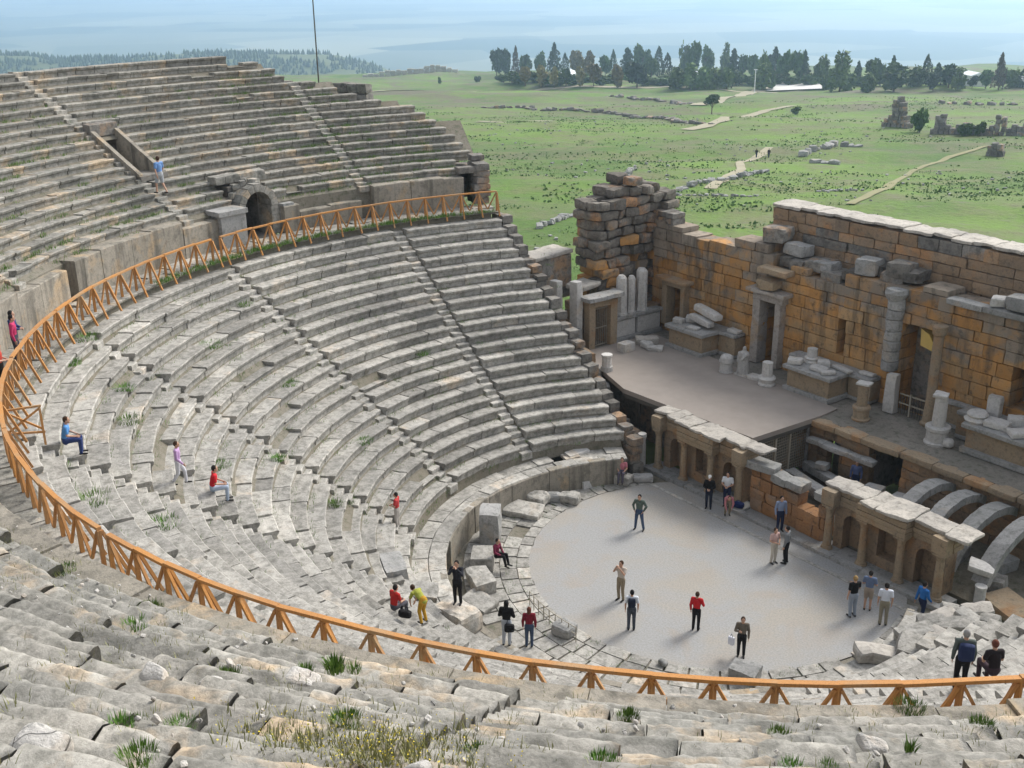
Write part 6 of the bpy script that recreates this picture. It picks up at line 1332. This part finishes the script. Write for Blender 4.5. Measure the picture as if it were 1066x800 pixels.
# low scrub and stones strewn over the field: uncounted
mb = MB(); ms = MB()
for k in range(4200):
    s = rn.uniform(35, 330) ** 1.0; l = rn.uniform(-.42, .62) * (s + 40) - 8; x, y = sl(s, l)
    if fbm([[s / 22., l / 40., 3]], 15)[0] < .12: continue
    z = float(terr(np.array(x), np.array(y)))
    if rn.rand() < .72: leaves(mb, np.array([x, y, z + .15]) + rn.normal(0, 1, (16, 3)) * [.6, .6, .10], .14, rn)
    else: rock(ms, (x, y, z + .1), (rn.uniform(.25, .7), rn.uniform(.2, .6), rn.uniform(.2, .4)), (0, 0, rn.uniform(0, 3)), .06, .12, 1, rn.uniform(.2, .9))
n = 60000; s = 36 + 330 * rn.uniform(0, 1, n) ** 1.5; l = rn.uniform(-.42, .62, n) * (s + 40) - 8; k_ = fbm(np.stack([s / 7., l / 16., s * 0], 1), 71, 3) + .5 * fbm(np.stack([s / 40., l / 60., s * 0], 1), 72, 2) > .30
s, l = s[k_], l[k_]; x, y = s * EX + l * .5938, s * EY + l * .8046; leaves(mb, np.stack([x, y, terr(x, y) + .06], 1), .26, rn)      # grass tussocks
tag(mb.build('scrub', LM['tussock']), 'low scrub dotted over the green field', 'scrub', None, 'stuff'); tag(ms.build('field_stones', M['greystone']), 'small grey stones strewn over the green field', 'stones', None, 'stuff')
# wooded hills on the left, beyond the plateau
def hillz(l, t):
    c = np.interp(l, [-2600, -1250, -960, -700, -480, -330, -250, -120], [-95, -112, -124, -130, -118, -128, -150, -225]) + 9 * fbm(np.stack([l / 160., t / 200., l * 0], -1).reshape(-1, 3), 51, 3).reshape(l.shape)
    return c * (1 - np.clip(np.abs(t) / 620, 0, 1) ** 1.7) + -275 * np.clip(np.abs(t) / 620, 0, 1) ** 1.7
L_, T_ = np.meshgrid(np.linspace(-2600, -110, 150), np.linspace(-620, 620, 30), indexing='ij'); s_ = 2020 + T_ - .12 * L_; x = s_ * EX + L_ * .5938; y = s_ * EY + L_ * .8046; V = np.stack([x, y, hillz(L_, T_)], -1).reshape(-1, 3)
i = (np.arange(149)[:, None] * 30 + np.arange(29)[None]).ravel(); mb = MB(); mb.add(V, np.stack([i, i + 30, i + 31, i + 1], 1)); struct(mb.build('hills', plain('hill_scrub', (.10, .12, .05), .95, .5, .012), smooth=True))
mb = MB(); n = 9000; l = rn.uniform(-1500, -130, n); t = rn.uniform(-520, 120, n); keep = fbm(np.stack([l / 130., t / 90., l * 0], 1), 61, 3) > -.25; l, t = l[keep], t[keep]; n = len(l)
s = 2020 + t - .12 * l; z = hillz(l, t); B = np.stack([s * EX + l * .5938, s * EY + l * .8046, z - 1], 1); h = rn.uniform(6, 13, n)[:, None]; r = h * rn.uniform(.22, .42, (n, 1)); V = []
for a in range(5): V.append(B + np.concatenate([r * math.cos(a * 1.2566), r * math.sin(a * 1.2566), h * .15], 1))
V.append(B + np.concatenate([h * 0, h * 0, h], 1)); V = np.stack(V, 1).reshape(-1, 3); i = np.arange(n)[:, None] * 6
mb.add(V, np.concatenate([i + np.array([[a, (a + 1) % 5, 5]]) for a in range(5)]), np.tile(rn.uniform(0, 1, n), 5)); tag(mb.build('wood', LM['dark']), 'dark conifer wood covering the far hills on the left', 'wood', None, 'stuff')
# ------------------------------------------------------------------ light, air and camera
w = bpy.data.worlds.new('World'); SC.world = w; w.use_nodes = True; nt = w.node_tree
sky = nt.nodes.new('ShaderNodeTexSky'); sky.sky_type = 'NISHITA'; sky.sun_disc = False
EL, AZ = math.radians(43), math.radians(96)
sky.sun_elevation = EL; sky.sun_rotation = PI / 2 - AZ; sky.altitude = 400; sky.air_density = 1.0; sky.dust_density = 3.0; sky.ozone_density = 1.0
hsv = nt.nodes.new('ShaderNodeHueSaturation'); hsv.inputs['Saturation'].default_value = .28      # thin high cloud
nt.links.new(sky.outputs['Color'], hsv.inputs['Color']); nt.links.new(hsv.outputs['Color'], nt.nodes['Background'].inputs['Color']); nt.nodes['Background'].inputs['Strength'].default_value = .12
ld = bpy.data.lights.new('sun', 'SUN'); ld.energy = 1.4; ld.angle = math.radians(20); ld.color = (1, .95, .87)
so = bpy.data.objects.new('sun', ld); COL.objects.link(so)
so.rotation_euler = Vector((math.cos(EL) * math.cos(AZ), math.cos(EL) * math.sin(AZ), math.sin(EL))).to_track_quat('Z', 'Y').to_euler()
mb = MB(); box2(mb, (-62000, -40000, -300), (30000, 62000, 60)); hz = mb.build('haze', None); hz['kind'] = 'stuff'
hm = bpy.data.materials.new('air'); hm.use_nodes = True; hn = hm.node_tree
for n in list(hn.nodes):
    if n.type == 'BSDF_PRINCIPLED': hn.nodes.remove(n)
pv = hn.nodes.new('ShaderNodeVolumePrincipled'); pv.inputs['Color'].default_value = (.55, .77, 1, 1); pv.inputs['Density'].default_value = .00021; pv.inputs['Anisotropy'].default_value = .55
hn.links.new(pv.outputs[0], [n for n in hn.nodes if n.type == 'OUTPUT_MATERIAL'][0].inputs['Volume']); hz.data.materials.append(hm)
cd = bpy.data.cameras.new('camera'); cam = bpy.data.objects.new('camera', cd); COL.objects.link(cam); SC.camera = cam
cam.location = (27.0522, -30.0391, 22.839); cd.sensor_width = 36; cd.lens = 1150.43 / 1066 * 36; cd.clip_start = .1; cd.clip_end = 120000
yw, pt, rl = .93482821, .36109477, -.0134306
fw = Vector((-math.sin(yw) * math.cos(pt), math.cos(yw) * math.cos(pt), -math.sin(pt))); rt = Vector((math.cos(yw), math.sin(yw), 0)); up = rt.cross(fw)
r2 = rt * math.cos(rl) + up * math.sin(rl); u2 = r2.cross(fw)
cam.rotation_euler = Matrix((r2, u2, -fw)).transposed().to_euler()
vs = SC.view_settings; vs.view_transform = 'Standard'; vs.look = 'None'; vs.exposure = 1.18; vs.gamma = 1; vs.use_curve_mapping = False
SC.render.engine = 'CYCLES'; SC.cycles.max_bounces = 6; SC.cycles.diffuse_bounces = 3; SC.cycles.volume_bounces = 1; SC.cycles.use_denoising = True
